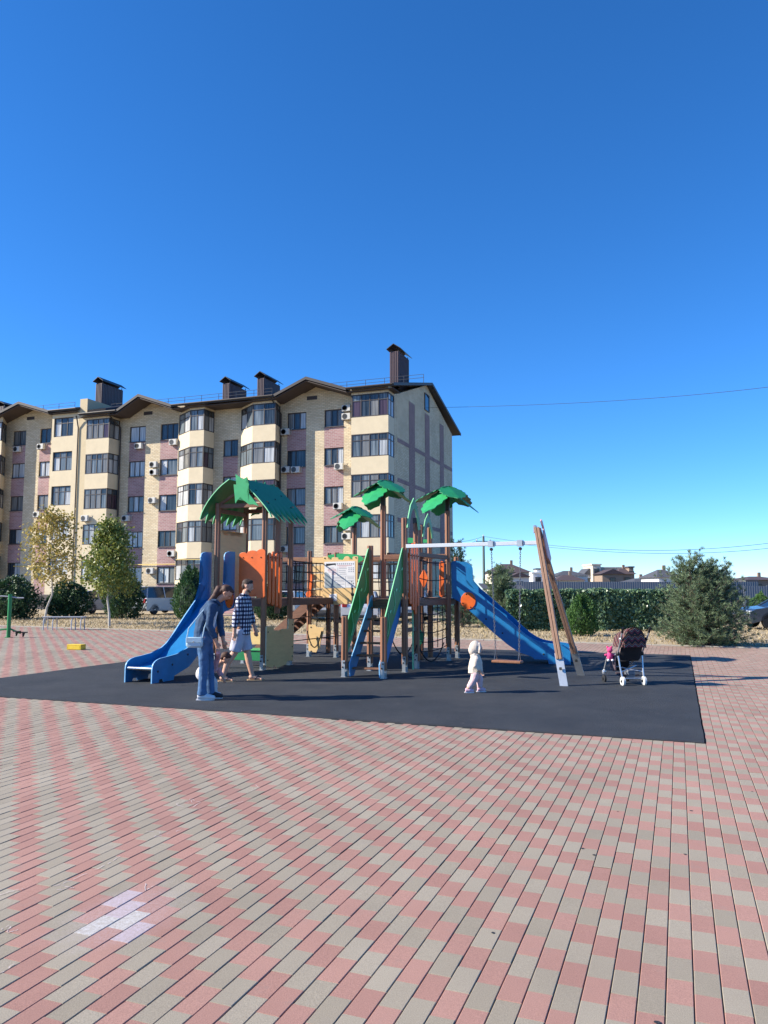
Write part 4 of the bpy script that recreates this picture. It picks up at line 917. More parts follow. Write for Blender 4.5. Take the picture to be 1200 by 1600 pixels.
for p, d, z in ((A2[0], A2[3], 3.3), (A3[1], A3[2], 3.34), (A4[1], A4[3], 3.1)): part(MB().cbox((p, d, z+.2), (.09, .09, .45), .012), 'palm_bracket', 'fascia')
# green arches on the tall posts
def arch(d0, d1, p_, z0, h, flip=1):
    o_, i_ = [], []; n = 16
    for k in range(n+1):
        f = k/n; x = d0-.05+(d1-d0+.1)*f; zz_ = z0+h*math.sin(math.pi*f)**.75; o_.append((x, zz_ + (.02 if k % 3 == 1 else 0)))
        i_.append((d0+.07+(d1-d0-.14)*f, z0+(h-.17)*math.sin(math.pi*f)**.7))
    o_[n//2] = (o_[n//2][0], z0+h+.05); plate(o_ + i_[::-1], fp(p_), .022, 'hdpe_dark_green', 'leaf_arch', edge='edge_green')
arch(A2[2], A2[3], A2[1]+.07, 2.78, .58); arch(A3[2], A3[3], A3[0]+.07, 2.78, .52)
plate([td(x, y, A3[3]) for x, y in ((631, 843), (640, 840), (652, 842), (668, 843), (668, 848), (631, 849))], fd(A3[3]), .02, 'hdpe_green', 'leaf_front')
beam((A3[0], A3[2], 2.33), (A3[1], A3[2], 2.33)); beam((A4[0]-.7, A4[2], 2.3), (A4[1], A4[2], 2.3)); beam((A2[0], A2[3], 2.25), (A2[1], A2[3], 2.25)); beam((A4[0], A4[3], 2.3), (A4[0], A4[2], 2.3))
beam((A4[1], A4[2], .85), (A2[0], A2[3]+.6, .85), .08, .08); beam((A2[1], .1, .8), (A2[1], .7, .8), .05, .08)
# ---------------------------------------------------------------- paper notice on the panel, and a small one below it
NB = L2W(0, BD); 
notice = thing('paper_notice', 'white printed notice with a torn grey corner on the tan board', 'notice', L2W(*[td(*z8(620, 560), BD)[0], BD, 0]), -TH)
npc = td(*z8(620, 560), BD)[0]
def nq(pts, off, m, name, parent, t_=.0015): return MB().prism([(td(*z8(x, y), BD)[0]-npc, td(*z8(x, y), BD)[1]) for x, y in pts], lambda a, z, o_: (a, -off+o_, z), t_).build(name, m, parent)
mat('print_black', '1d1f2a', .8); mat('print_red', 'b5707a', .85); mat('print_grey', '7d8290', .85); mat('torn_grey', '8d9aa0', .8, var=.15, scale=12)
sheet = nq([(262, 270), (975, 250), (985, 870), (300, 885), (262, 880)], .016, 'paper', 'sheet', notice)
nq([(268, 515), (300, 510), (345, 540), (390, 600), (415, 650), (470, 700), (515, 760), (560, 820), (640, 835), (645, 870), (280, 882)], .019, 'torn_grey', 'torn_patch', notice)
nq([(300, 312), (525, 302), (525, 352), (510, 352), (500, 335), (320, 345), (318, 366), (300, 366)], .0185, 'print_black', 'heading', notice)
ln = lambda x0, x1, y, h, m: nq([(x0, y), (x1, y-1.5), (x1, y+h-1.5), (x0, y+h)], .0185, m, 'printed_line', notice)
for i in range(9): ln(552+i*47, 570+i*47, 300, 32, 'print_grey')
for y, x0, x1, m in ((408, 370, 480, 'print_grey'), (438, 340, 530, 'print_red'), (468, 335, 540, 'print_red'), (500, 355, 550, 'print_red'), (528, 420, 545, 'print_red'), (556, 430, 520, 'print_red'), (386, 600, 780, 'print_red'), (424, 600, 785, 'print_grey'), (470, 600, 760, 'print_grey'), (510, 605, 760, 'print_grey'), (552, 610, 780, 'print_grey'), (352, 560, 900, 'print_red'), (634, 440, 720, 'print_grey'), (664, 470, 735, 'print_grey'), (700, 500, 720, 'print_grey'), (732, 560, 735, 'print_grey'), (785, 570, 730, 'print_grey')): ln(x0, x1, y, 9, m)
for y in (400, 440, 485): 
    for x in (825, 875, 925): ln(x, x+22, y, 22, 'print_grey')
for y in (625, 660, 700, 735, 770, 805): ln(800, 950, y, 7, 'print_grey')
for x, y in ((840, 760), (930, 760), (890, 720)): ln(x, x+18, y, 26, 'print_black')
ln(420, 965, 600, 4, 'print_grey'); nq([(572, 400), (577, 400), (577, 600), (572, 600)], .0185, 'print_grey', 'printed_line', notice); nq([(755, 600), (760, 600), (760, 865), (755, 865)], .0185, 'print_grey', 'printed_line', notice)
stick = nq([(375, 1030), (550, 1015), (555, 1170), (520, 1190), (390, 1185), (365, 1160)], .016, 'paper', 'sticker', notice)
# ---------------------------------------------------------------- swing hung between the stair tower and a leaning A-frame
T = Vector((2.74, 13.72, 0)); tl = W2L(T); zb_ = 2.42
swing = thing('swing', 'single plank swing on chains under a white beam with leaning wooden A-frame', 'swing', O2, -TH)
e0 = Vector((.06, -.06, zb_)); e1 = Vector((tl.x, tl.y, zb_)); dirb = (e1-e0).normalized()
bmo = MB().bar(e0, e1+dirb*.03, .06, .07).build('beam', 'white_metal', swing, False, .006)
for px, py, nm in ((881.5, 1073, 'leg'), (908, 1056, 'leg')):
    g = W2L(G(px, py)); top_ = Vector((tl.x+.01, tl.y, 2.68)); ft = Vector((g.x, g.y, .0)); ofs = (-.05 if py > 1060 else .05)
    top2 = top_ + Vector((0, ofs, 0)); sft = ft.lerp(top2, .16)
    lg = MB().bar(sft+Vector((-.026, 0, 0)), top2+Vector((-.026, 0, 0)), .045, .11, (0, 1, 0)).bar(sft+Vector((.026, 0, 0)), top2+Vector((.026, 0, 0)), .045, .11, (0, 1, 0)).build('leg', 'post_pale', swing, False, .006)
    fo = MB().bar(ft, ft.lerp(top2, .2), .13, .03, (0, 1, 0)).build('foot_bracket', 'galvanised', lg)
    MB().bar(ft.lerp(top2, .1)+Vector((0, -.06, 0)), ft.lerp(top2, .115)+Vector((0, -.06, 0)), .04, .03).build('bolt', 'bolt', fo)
topv = Vector((tl.x+.06, tl.y, 2.68)); fl, bl = W2L(G(881.5, 1073)), W2L(G(908, 1056))
def afr(s, f, o_): q = topv.lerp(Vector((fl.x, fl.y, 0)), f)*(1-s) + topv.lerp(Vector((bl.x, bl.y, 0)), f)*s; return tuple(q + Vector((.045+o_, 0, 0)))
plate([(-.6, .0), (-.3, -.045), (.5, -.06), (1.3, -.045), (1.6, .0), (1.25, .07), (1.05, .14), (.9, .2), (.5, .225), (.1, .2), (-.05, .14), (-.25, .07)], afr, .022, 'pink_ply', 'top_plate', swing)
MB().cbox((tl.x-.03, tl.y, 2.66), (.05, .16, .14), .008).build('bracket', 'galvanised', swing)
ss0, ss1 = 793-23, 793+23
sY = 13.98
cA, cB = W2L(AT(767.5, 853, 14.1)), W2L(AT(814, 850, 13.9))
def on_beam(q): f = (Vector((q.x, q.y, 0))-Vector((e0.x, e0.y, 0))).dot(Vector((dirb.x, dirb.y, 0)))/Vector((dirb.x, dirb.y, 0)).length_squared; return e0+dirb*f
hA, hB = on_beam(cA), on_beam(cB); mid = (hA+hB)/2; sdv = Vector((dirb.x, dirb.y, 0)).normalized()
seatc = Vector((mid.x, mid.y, .30)) + sdv*.0
seat = MB().cbox(seatc, (.54, .19, .045), .01, rotz(math.atan2(sdv.y, sdv.x))).build('seat', 'post_wood', swing)
mat('chain', '8d8f92', .4, .8)
for h, sg in ((hA, -1), (hB, 1)):
    MB().box(h+Vector((0, 0, -.0)), (.1, .12, .11), rotz(math.atan2(sdv.y, sdv.x))).build('hanger_clamp', 'galvanised', swing)
    MB().lathe([(.03, -.02), (.03, .02)], h+Vector((0, -.0, -.1)), 10, (0, 1, 0)).build('bearing', 'bolt', swing)
    a = h+Vector((0, 0, -.12)); b_ = seatc+sdv*.22*sg+Vector((0, 0, .2)); nl = 44; cb_ = MB(); lv = (b_-a)
    for k in range(nl):
        c = a+lv*(k+.5)/nl; hl = lv.length/nl*.72; ax = Vector((1, 0, 0)) if k % 2 else Vector((0, 1, 0)); u_ = lv.normalized()
        ring = [c+u_*hl*math.cos(t2)+ax*.0125*math.sin(t2) for t2 in [2*math.pi*j/8 for j in range(9)]]
        cb_.tube(ring, .0045, 4, False)
    co = cb_.build('chain', 'chain', swing)
    for s2 in (-1, 1): MB().tube([b_, seatc+sdv*.22*sg+Vector((-sdv.y, sdv.x, 0))*.08*s2+Vector((0, 0, .02))], .006, 5).build('chain_fork', 'chain', co)
# ================================================================== PLANTING
leafmat('leaf_dark', '2a452c', '426038', .15, .5); leafmat('leaf_thuja', '30502f', '4d6e3e', .15, .6); leafmat('leaf_ivy', '3f5c40', '78916c', .15, .3); leafmat('leaf_plane', '93893f', 'c0a962', .3, .5)
leafmat('leaf_green', '5b7133', '939549', .3, .5); leafmat('leaf_straw', 'bfad88', '958462', .2, .8); leafmat('needle', '566b50', '7d8f68', .15, .6); leafmat('needle_dark', '2f4a3a', '4b664c', .15, .6); leafmat('leaf_bright', '3a6030', '55783a', .2, .6)
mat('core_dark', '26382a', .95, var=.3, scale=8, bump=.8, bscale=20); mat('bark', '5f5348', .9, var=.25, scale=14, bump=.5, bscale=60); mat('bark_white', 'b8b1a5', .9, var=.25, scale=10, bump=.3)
def leaf_mesh(name, C, size, m, parent, ax=None, aspect=.55, spread=1.0, kind=None):
    """many small diamond leaves; C (N,3) centres, ax (N,3) preferred direction or None"""
    N = len(C); a = rng.normal(size=(N, 3)); a /= np.linalg.norm(a, axis=1)[:, None]
    if ax is not None: a = ax + a*spread; a /= np.linalg.norm(a, axis=1)[:, None]
    r_ = rng.normal(size=(N, 3)); b = np.cross(a, r_); b /= (np.linalg.norm(b, axis=1)[:, None]+1e-9)
    s = size*rng.uniform(.6, 1.3, N)[:, None]; nn = np.cross(a, b)
    V = np.stack([C-a*s*.5, C+b*s*aspect*.5+nn*s*.08, C+a*s*.5, C-b*s*aspect*.5+nn*s*.08], 1).reshape(-1, 3)
    me = bpy.data.meshes.new(name); me.vertices.add(4*N); me.vertices.foreach_set('co', V.ravel())
    me.loops.add(4*N); me.polygons.add(N); me.loops.foreach_set('vertex_index', np.arange(4*N)); me.polygons.foreach_set('loop_start', np.arange(0, 4*N, 4)); me.polygons.foreach_set('loop_total', np.full(N, 4))
    me.update(calc_edges=True); me.materials.append(MATS[m]); o = bpy.data.objects.new(name, me); COL.objects.link(o)
    if parent is not None: o.parent = parent
    if kind: o['kind'] = kind
    return o
def young_tree(label, base, h, rad, zc0, n, size, m, lean, bark='bark_white', shape=1.0, seed=1):
    rs = np.random.default_rng(seed); t_ = thing('young_tree', label, 'tree', base, 0, 'young trees by the flats')
    tr = [(0, 0, -.05), (lean*.3, 0, h*.14), (lean*1.1, .02, h*.26), (lean*.9, 0, h*.45), (lean*.7, .03, h*.7), (lean*.6, 0, h*.97)]
    b = MB(); b.tube(tr, [.065, .05, .042, .034, .022, .006], 8); C = []
    trk = b.build('trunk', bark, t_, True); bb = MB(); A = []
    for k in range(34):
        f = zc0/h + (1-zc0/h)*(k+.3)/34; z = h*f; az = k*2.4+rs.uniform(-.4, .4); rr = rad*((1-((f-zc0/h)/(1-zc0/h)))**shape*.85+.14)*rs.uniform(.6, 1.12)
        if f < zc0/h+.12: rr *= .75
        i = min(4, int(f*5)); cx = tr[i][0]+(tr[i+1][0]-tr[i][0])*.5; end = np.array([cx+rr*math.cos(az), rr*math.sin(az), z+rr*.45]); st = np.array([cx, 0, z-.1])
        bb.tube([tuple(st), tuple(st*.5+end*.5+np.array([0, 0, .04])), tuple(end)], [.014, .009, .003], 5)
        for q in range(int(n/34)):
            u = rs.uniform(.25, 1.05)**.8; c = st*(1-u)+end*u + rs.normal(size=3)*np.array([.13, .13, .11])*(rad/1.2); C.append(c)
    bb.build('limbs', bark if bark != 'bark_white' else 'bark', t_, True)
    leaf_mesh('crown', np.array(C), size, m, t_, np.tile(np.array([[0, 0, -.35]]), (len(C), 1)), .8)
g = G(69, 974); young_tree('thin crooked young tree with sparse yellowing leaves behind the grey bench', g, 5.15, 1.75, 1.7, 3000, .13, 'leaf_plane', .28, shape=.6, seed=3)
g = G(171, 980); young_tree('pale-trunked young tree with dense conical green crown', g, 4.35, 1.6, 1.25, 7800, .12, 'leaf_green', -.12, shape=.85, seed=5)
def blob_core(center, r, seed, m='core_dark', parent=None, name='inner_core'):  # solid dark core added inside the leaves to keep the foliage opaque
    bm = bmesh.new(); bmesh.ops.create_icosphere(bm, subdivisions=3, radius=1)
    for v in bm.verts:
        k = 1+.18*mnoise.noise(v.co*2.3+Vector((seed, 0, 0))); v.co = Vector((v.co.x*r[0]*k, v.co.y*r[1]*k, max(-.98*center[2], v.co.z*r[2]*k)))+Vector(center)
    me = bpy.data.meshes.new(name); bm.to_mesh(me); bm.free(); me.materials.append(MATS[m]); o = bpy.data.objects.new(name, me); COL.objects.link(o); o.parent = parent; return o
def shrub(label, base, w_, h, m='leaf_thuja', n=5200, size=.16, seed=1, up=.9, cat='shrub', name='evergreen_shrub', pointy=.5):
    rs = np.random.default_rng(seed); t_ = thing(name, label, cat, base, 0)
    th = rs.uniform(0, 2*math.pi, n); u = rs.uniform(0, 1, n)**.9; prof = (np.sin(math.pi*np.clip(u*.86+.12, 0, 1))**.6)*(1-pointy*u**1.6)
    rad = rs.uniform(.72, 1.03, n); ph = np.array([mnoise.noise(Vector((math.cos(a)*1.6, math.sin(a)*1.6, z*2.4+seed))) for a, z in zip(th, u)])
    ph2 = np.array([mnoise.noise(Vector((math.cos(a)*4.5, math.sin(a)*4.5, z*6+seed*3))) for a, z in zip(th, u)]); rad = rad*(1+.42*ph+.26*ph2); C = np.stack([w_/2*prof*rad*np.cos(th), w_/2*prof*rad*np.sin(th), .02+u*h*(1+.22*ph+.12*ph2)], 1)
    ax = np.stack([np.cos(th)*.6, np.sin(th)*.6, np.full(n, up)], 1)
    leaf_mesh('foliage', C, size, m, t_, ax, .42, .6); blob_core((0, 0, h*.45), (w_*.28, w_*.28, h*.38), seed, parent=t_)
    MB().tube([(0, 0, -.05), (0, 0, h*.3)], [.06, .05], 7).build('stem', 'bark', t_); return t_
def at(px, Y): return Vector(((px-600)/1200*Y, Y, 0))
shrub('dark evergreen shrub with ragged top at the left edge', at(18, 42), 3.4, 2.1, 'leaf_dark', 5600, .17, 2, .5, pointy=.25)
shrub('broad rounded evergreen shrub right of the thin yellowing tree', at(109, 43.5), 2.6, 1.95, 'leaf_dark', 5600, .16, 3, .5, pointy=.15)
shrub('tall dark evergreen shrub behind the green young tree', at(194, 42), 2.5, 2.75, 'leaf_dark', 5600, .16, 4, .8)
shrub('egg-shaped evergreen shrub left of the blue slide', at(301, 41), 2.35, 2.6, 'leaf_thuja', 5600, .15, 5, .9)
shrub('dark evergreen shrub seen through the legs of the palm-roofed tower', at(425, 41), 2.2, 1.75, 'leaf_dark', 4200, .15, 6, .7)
shrub('bright green bushy conifer shrub in front of the ivy hedge', at(905, 27), 1.25, 1.3, 'leaf_bright', 5200, .1, 7, .9, pointy=.45)
shrub('small rounded shrub beyond the right-hand pine', at(1185, 40), 1.5, 1.35, 'leaf_bright', 2600, .1, 8, .8)
def pine(label, base, h, w_, n_br, seed, m='needle', stems=3):
    rs = np.random.default_rng(seed); t_ = thing('pine_tree', label, 'tree', base, 0, 'pine trees'); C = []; A = []; bb = MB(); trk = MB()
    for s in range(stems):
        off = np.array([rs.uniform(-.16, .16)*w_, rs.uniform(-.14, .14)*w_, 0]); hh = h*(1 if s == 0 else rs.uniform(.72, .93)); ln_ = off*.7
        trk.tube([(off[0]*.3, off[1]*.3, -.05), tuple(off*.6+ln_*.3+np.array([0, 0, hh*.5])), tuple(off+ln_+np.array([0, 0, hh*.97]))], [.05, .035, .008], 7)
        for k in range(n_br):
            f = (k+rs.uniform(0, 1))/n_br; z = hh*(.02+.96*f**1.15); az = rs.uniform(0, 2*math.pi); L_ = w_*.5*(1-f*.78)**.8*rs.uniform(.55, 1.1)*(.85 if f < .05 else 1)+.08
            st = off*.6+ln_*f+np.array([0, 0, z]); d_ = np.array([math.cos(az), math.sin(az), -.12+1.15*f]); d_ /= np.linalg.norm(d_); pts = []
            for q in range(5): u = q/4; pts.append(st+d_*L_*u+np.array([0, 0, .22*L_*u*u]))
            bb.tube([tuple(x) for x in pts], [.012, .01, .008, .006, .003], 4)
            for q in range(9):
                u = .25+.75*(q+rs.uniform(0, 1))/9; i = min(3, int(u*4)); c = pts[i]+(pts[i+1]-pts[i])*(u*4-i) + rs.normal(size=3)*.05; nn = 20
                tip = (pts[-1]-pts[-2]); tip /= np.linalg.norm(tip)
                dirs = tip[None]*.9 + rs.normal(size=(nn, 3))*.62; dirs[:, 2] += .25; dirs /= np.linalg.norm(dirs, axis=1)[:, None]
                for dd in dirs: C.append(c+dd*.05); A.append(dd)
    trk.build('trunk', 'bark', t_, True); bb.build('limbs', 'bark', t_, True)
    leaf_mesh('crown', np.array(C), .14, m, t_, np.array(A), .07, .05); return t_
pine('bushy blue-green pine at the right edge of the paving', G(1105, 1008), 2.3, 2.9, 96, 11, stems=5)
pine('tall dark pine behind the right-hand slide head', at(722, 33), 3.55, 2.3, 58, 12, 'needle_dark', 3)
pine('wide low pine between the blue slide and the ivy hedge', at(772, 31), 2.35, 2.5, 62, 13, 'needle', 4)
# ivy hedge
hx0, hx1, hy, hh_, ht = at(788, 30.6).x, at(1052, 30.6).x, 30.6, 1.5, .9
hedge = thing('ivy_hedge', 'long ivy-covered hedge in front of the grey metal fence', 'hedge', ((hx0+hx1)/2, hy, 0)); n = 24000; hl = hx1-hx0
x = rng.uniform(-hl/2, hl/2, n); u = rng.uniform(0, 1, n); C = np.zeros((n, 3)); A = np.zeros((n, 3))
tops = np.array([.10*mnoise.noise(Vector((q*1.1, 0, 3))) + .05*mnoise.noise(Vector((q*4, 1, 3))) for q in x]); bul = np.array([.14*mnoise.noise(Vector((q*1.3, v*2.2, 9))) for q, v in zip(x, u)])
front = rng.uniform(0, 1, n) < .72
C[:, 0] = x; C[:, 1] = np.where(front, -ht/2+bul+rng.uniform(-.06, .12, n), rng.uniform(-ht/2, ht/2, n)); C[:, 2] = np.where(front, u*(hh_+tops), hh_+tops+rng.uniform(-.08, .06, n))
A[:, 1] = np.where(front, -.5, 0); A[:, 2] = np.where(front, -.5, .6)
leaf_mesh('foliage', C, .13, 'leaf_ivy', hedge, A, .85, .8)
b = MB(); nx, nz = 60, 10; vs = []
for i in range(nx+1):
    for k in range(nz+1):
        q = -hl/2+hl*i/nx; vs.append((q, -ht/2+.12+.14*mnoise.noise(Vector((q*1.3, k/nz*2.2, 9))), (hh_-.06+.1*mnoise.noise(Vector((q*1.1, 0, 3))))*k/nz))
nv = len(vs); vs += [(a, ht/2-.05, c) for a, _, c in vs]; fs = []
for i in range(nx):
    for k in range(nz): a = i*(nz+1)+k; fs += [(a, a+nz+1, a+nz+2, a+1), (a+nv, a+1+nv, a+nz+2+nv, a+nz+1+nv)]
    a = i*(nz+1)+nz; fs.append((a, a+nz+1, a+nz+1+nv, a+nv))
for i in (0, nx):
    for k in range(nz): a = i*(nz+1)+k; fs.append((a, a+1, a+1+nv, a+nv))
b.add(vs, fs).build('inner_core', 'core_dark', hedge)  # solid dark filler added behind the ivy leaves
# dry grass and fallen leaves on the verge
n = 26000; s = rng.uniform(-16, 34, n); t_ = rng.uniform(.15, 1, n)**1.5*14+.0
C = np.stack([eA.x+ed.x*s+vn.x*t_, eA.y+ed.y*s+vn.y*t_, rng.uniform(-.02, .05, n)], 1); keep = np.abs(C[:, 0]) < C[:, 1]*.55+2; C = C[keep]; A = np.tile([[0, 0, .9]], (len(C), 1))
leaf_mesh('dry_grass', C, .12, 'leaf_straw', None, A, .22, .8, 'stuff')['label'] = 'dry straw-coloured grass covering the verge'
# ================================================================== FENCE, HOUSES, POLE
mat('fence_grey', '6a6f77', .5, .2, var=.06, scale=.8); mat('wall_cream', 'd8cbb5', .9, var=.08); mat('wall_white', 'd9d8d4', .9, var=.06); mat('wall_brown', '93806f', .9, var=.12); mat('tiles_brown', '4c4042', .8, var=.15, scale=2); mat('tiles_grey', '4a4c52', .8, var=.15, scale=2); mat('pole_concrete', '6d7f7a', .8, var=.1); mat('wire', '2a2f33', .6)
mf = thing('metal_fence', 'grey sheet-metal fence behind the ivy hedge', 'fence', at(795, 46)); nP = 11; pw = 1.35
for i in range(nP):
    b = MB(); vs = []; K = 10
    for k in range(K*2+1):
        xx = i*pw + pw*k/(2*K); yy = -.007 if k % 2 else .007; vs += [(xx, yy, .05), (xx, yy, 2.02)]
    b.add(vs, [(2*k, 2*k+2, 2*k+3, 2*k+1) for k in range(2*K)]); o = b.build('fence_panel', 'fence_grey', mf)
    so_ = o.modifiers.new('thickness', 'SOLIDIFY'); so_.thickness = .004
    MB().box((i*pw, .06, 1.0), (.06, .06, 2.0)).build('post', 'fence_grey', mf)
for z in (.4, 1.6): MB().box((nP*pw/2, .06, z), (nP*pw, .03, .05)).build('rail', 'fence_grey', mf)
mf2 = thing('metal_fence', 'short run of grey fence at the right edge behind the parked car', 'fence', at(1160, 44))
for i in range(5):
    b = MB(); vs = []
    for k in range(21): vs += [(i*pw+pw*k/20, -.007 if k % 2 else .007, .05), (i*pw+pw*k/20, -.007 if k % 2 else .007, 1.75)]
    o = b.add(vs, [(2*k, 2*k+2, 2*k+3, 2*k+1) for k in range(20)]).build('fence_panel', 'fence_grey', mf2); so_ = o.modifiers.new('thickness', 'SOLIDIFY'); so_.thickness = .004
    MB().box((i*pw, .06, .9), (.06, .06, 1.8)).build('post', 'fence_grey', mf2)
shed = thing('shed', 'low shed with dark sloping roof at the left end of the fence', 'shed', at(785, 40))
MB().box((0, 0, .75), (1.9, 1.6, 1.5)).build('wall', 'wall_white', shed); MB().add([(-1.15, -1, 1.62), (1.15, -1, 1.5), (1.15, 1, 1.78), (-1.15, 1, 1.9), (-1.15, -1, 1.56), (1.15, -1, 1.44), (1.15, 1, 1.72), (-1.15, 1, 1.84)], [(0, 1, 2, 3), (7, 6, 5, 4), (0, 4, 5, 1), (1, 5, 6, 2), (2, 6, 7, 3), (3, 7, 4, 0)]).build('roof', 'tiles_grey', shed)
MB().box((.3, -.815, .7), (.8, .03, 1.3)).build('door', 'fence_grey', shed)
def house(label, Y, blocks, name='house'):
    """blocks: (px0, px1, py_top, py_eave, kind, wall, roof, depth, dy); walls run to the ground"""
    cx = (blocks[0][0]+blocks[0][1])/2; o0 = at(cx, Y); t_ = thing(name, label, 'house', o0, 0)
    for px0, px1, pt, pe, kind, wm, rm, dep, dy in blocks:
        Yb = Y+dy; x0 = (px0-600)/1200*Yb-o0.x; x1 = (px1-600)/1200*Yb-o0.x; ze = AT(600, pe, Yb).z; zt = AT(600, pt, Yb).z; y0, y1 = dy, dy+dep
        MB().box(((x0+x1)/2, (y0+y1)/2, ze/2), (x1-x0, y1-y0, ze)).build('wall', wm, t_)
        e = .5; xm0, xm1 = x0+(x1-x0)*.36, x0+(x1-x0)*.64
        if kind == 'hip':
            r_ = MB().add([(x0-e, y0-e, ze), (x1+e, y0-e, ze), (x1+e, y1+e, ze), (x0-e, y1+e, ze), (xm0, (y0+y1)/2, zt), (xm1, (y0+y1)/2, zt)], [(0, 1, 5, 4), (1, 2, 5), (2, 3, 4, 5), (3, 0, 4), (3, 2, 1, 0)]).build('roof', rm, t_)
            MB().box((xm1, (y0+y1)/2, zt+.1), (.5, .5, 1.3)).build('chimney', 'wall_brown', r_)
        elif kind == 'gable':
            MB().add([(x0-e, y0-e, ze), (x1+e, y0-e, ze), ((x0+x1)/2, y0-e, zt), (x0-e, y1+e, ze), (x1+e, y1+e, ze), ((x0+x1)/2, y1+e, zt)], [(0, 1, 2), (5, 4, 3), (0, 2, 5, 3), (1, 4, 5, 2), (0, 3, 4, 1)]).build('roof', rm, t_)
        else: MB().box(((x0+x1)/2, (y0+y1)/2, ze+.15), (x1-x0+.4, y1-y0+.4, .3)).build('roof', rm, t_)
        nw = max(1, int((x1-x0)/2.6)); ns = max(1, int(ze/3.0))
        for i in range(nw):
            for k in range(ns):
                wx = x0+(x1-x0)*(i+.5)/nw; wz = ze-1.5-k*3.0; wo = MB().box((wx, y0-.03, wz), (1.2, .08, 1.5)).build('window', 'frame_dark', t_); MB().box((wx, y0-.08, wz), (1.0, .02, 1.3)).build('pane', 'pane_dark', wo)
house('house with grey-brown hip roof above the pine behind the swing', 150, [(768, 826, 880, 894, 'hip', 'wall_cream', 'tiles_brown', 10, 0), (797, 826, 894, 902, 'gable', 'wall_white', 'tiles_brown', 5, -5)])
house('white flat-roofed house just left of the swing A-frame', 165, [(832, 848, 893, 896, 'flat', 'wall_white', 'wall_white', 8, 0), (838, 846, 889, 890, 'flat', 'wall_white', 'tiles_grey', 3, 2)])
house('house with dark grey hip roof right of the swing A-frame', 160, [(872, 917, 891, 899.5, 'hip', 'wall_white', 'tiles_grey', 10, 0), (869, 912, 898, 907, 'hip', 'wall_cream', 'tiles_brown', 7, -8)])
house('tall cream villa with square tower and brown roofs', 170, [(925, 938, 881, 883, 'flat', 'wall_cream', 'wall_cream', 8, 0), (938, 975, 886, 888, 'flat', 'wall_cream', 'wall_cream', 9, 3), (940, 972, 889, 897, 'gable', 'wall_brown', 'tiles_brown', 6, -6), (968, 990, 887, 897, 'hip', 'wall_brown', 'tiles_brown', 8, -4), (982, 989, 886, 887, 'flat', 'wall_brown', 'tiles_brown', 3, -3), (913, 926, 888, 898, 'gable', 'wall_white', 'tiles_grey', 6, 2)])
house('low house with dark roof between the villa and the pine', 140, [(992, 1024, 903, 909, 'hip', 'wall_white', 'tiles_grey', 9, 0)])
house('white house with dark roof showing behind the left side of the pine', 130, [(1028, 1064, 889, 902, 'hip', 'wall_white', 'tiles_grey', 9, 0)])
house('long brown-roofed building at the far right', 140, [(1168, 1225, 900, 906, 'hip', 'wall_brown', 'tiles_brown', 10, 0), (1164, 1180, 905, 909, 'flat', 'wall_white', 'tiles_grey', 4, -5)])
pole = thing('utility_pole', 'green-grey utility pole carrying wires behind the slide', 'pole', at(755.5, 92)); pz = AT(755, 838, 92).z
MB().tube([(0, 0, -.1), (0, 0, pz)], [.19, .14], 10).build('shaft', 'pole_concrete', pole, True); MB().bar((-.9, 0, pz-.6), (.9, 0, pz-.6), .09, .09).build('crossarm', 'pole_concrete', pole)
for x in (-.8, 0, .8): MB().lathe([(.05, 0), (.08, .05), (.04, .12), (.07, .16), (.03, .22)], (x, 0, pz-.55 if x else pz), 8).build('insulator', 'wall_white', pole)
def wire_run(label, pts, r_=.016, n=24):
    P = [Vector(q) for q in pts]; out = []
    for i in range(n+1):                                   # smooth through three points (quadratic)
        f = i/n; out.append(P[0]*(1-f)*(1-2*f) + P[1]*4*f*(1-f) + P[2]*f*(2*f-1))
    o = MB().tube(out, r_, 5).build('overhead_wire', 'wire'); tag(o, label, 'wire', 'overhead wires'); return o
hk = KB + BV*gv(668, 637)[0] + BU*.05
wire_run('overhead wire running from the gable wall to the upper right', [tuple(on_plane(669, 637, KB+BU*.03, BU)), tuple(AT(930, 628, 52)), tuple(AT(1215, 603, 40))], .014)
pt_ = Vector((pole.location.x, 92, pz))
wire_run('upper overhead wire from the pole top to the right edge', [tuple(pt_), tuple(AT(960, 859, 74)), tuple(AT(1215, 847, 56))], .018)
wire_run('lower overhead wire from the crossarm to the right edge', [tuple(pt_+Vector((.8, 0, -.5))), tuple(AT(980, 863.5, 74)), tuple(AT(1215, 855, 56))], .018)
wire_run('upper overhead wire from the pole top towards the flats', [tuple(pt_), tuple(AT(728, 845.5, 90)), tuple(AT(690, 849, 88))], .018)
wire_run('lower overhead wire from the crossarm towards the flats', [tuple(pt_+Vector((-.8, 0, -.5))), tuple(AT(724, 852, 90)), tuple(AT(690, 857, 88))], .018)
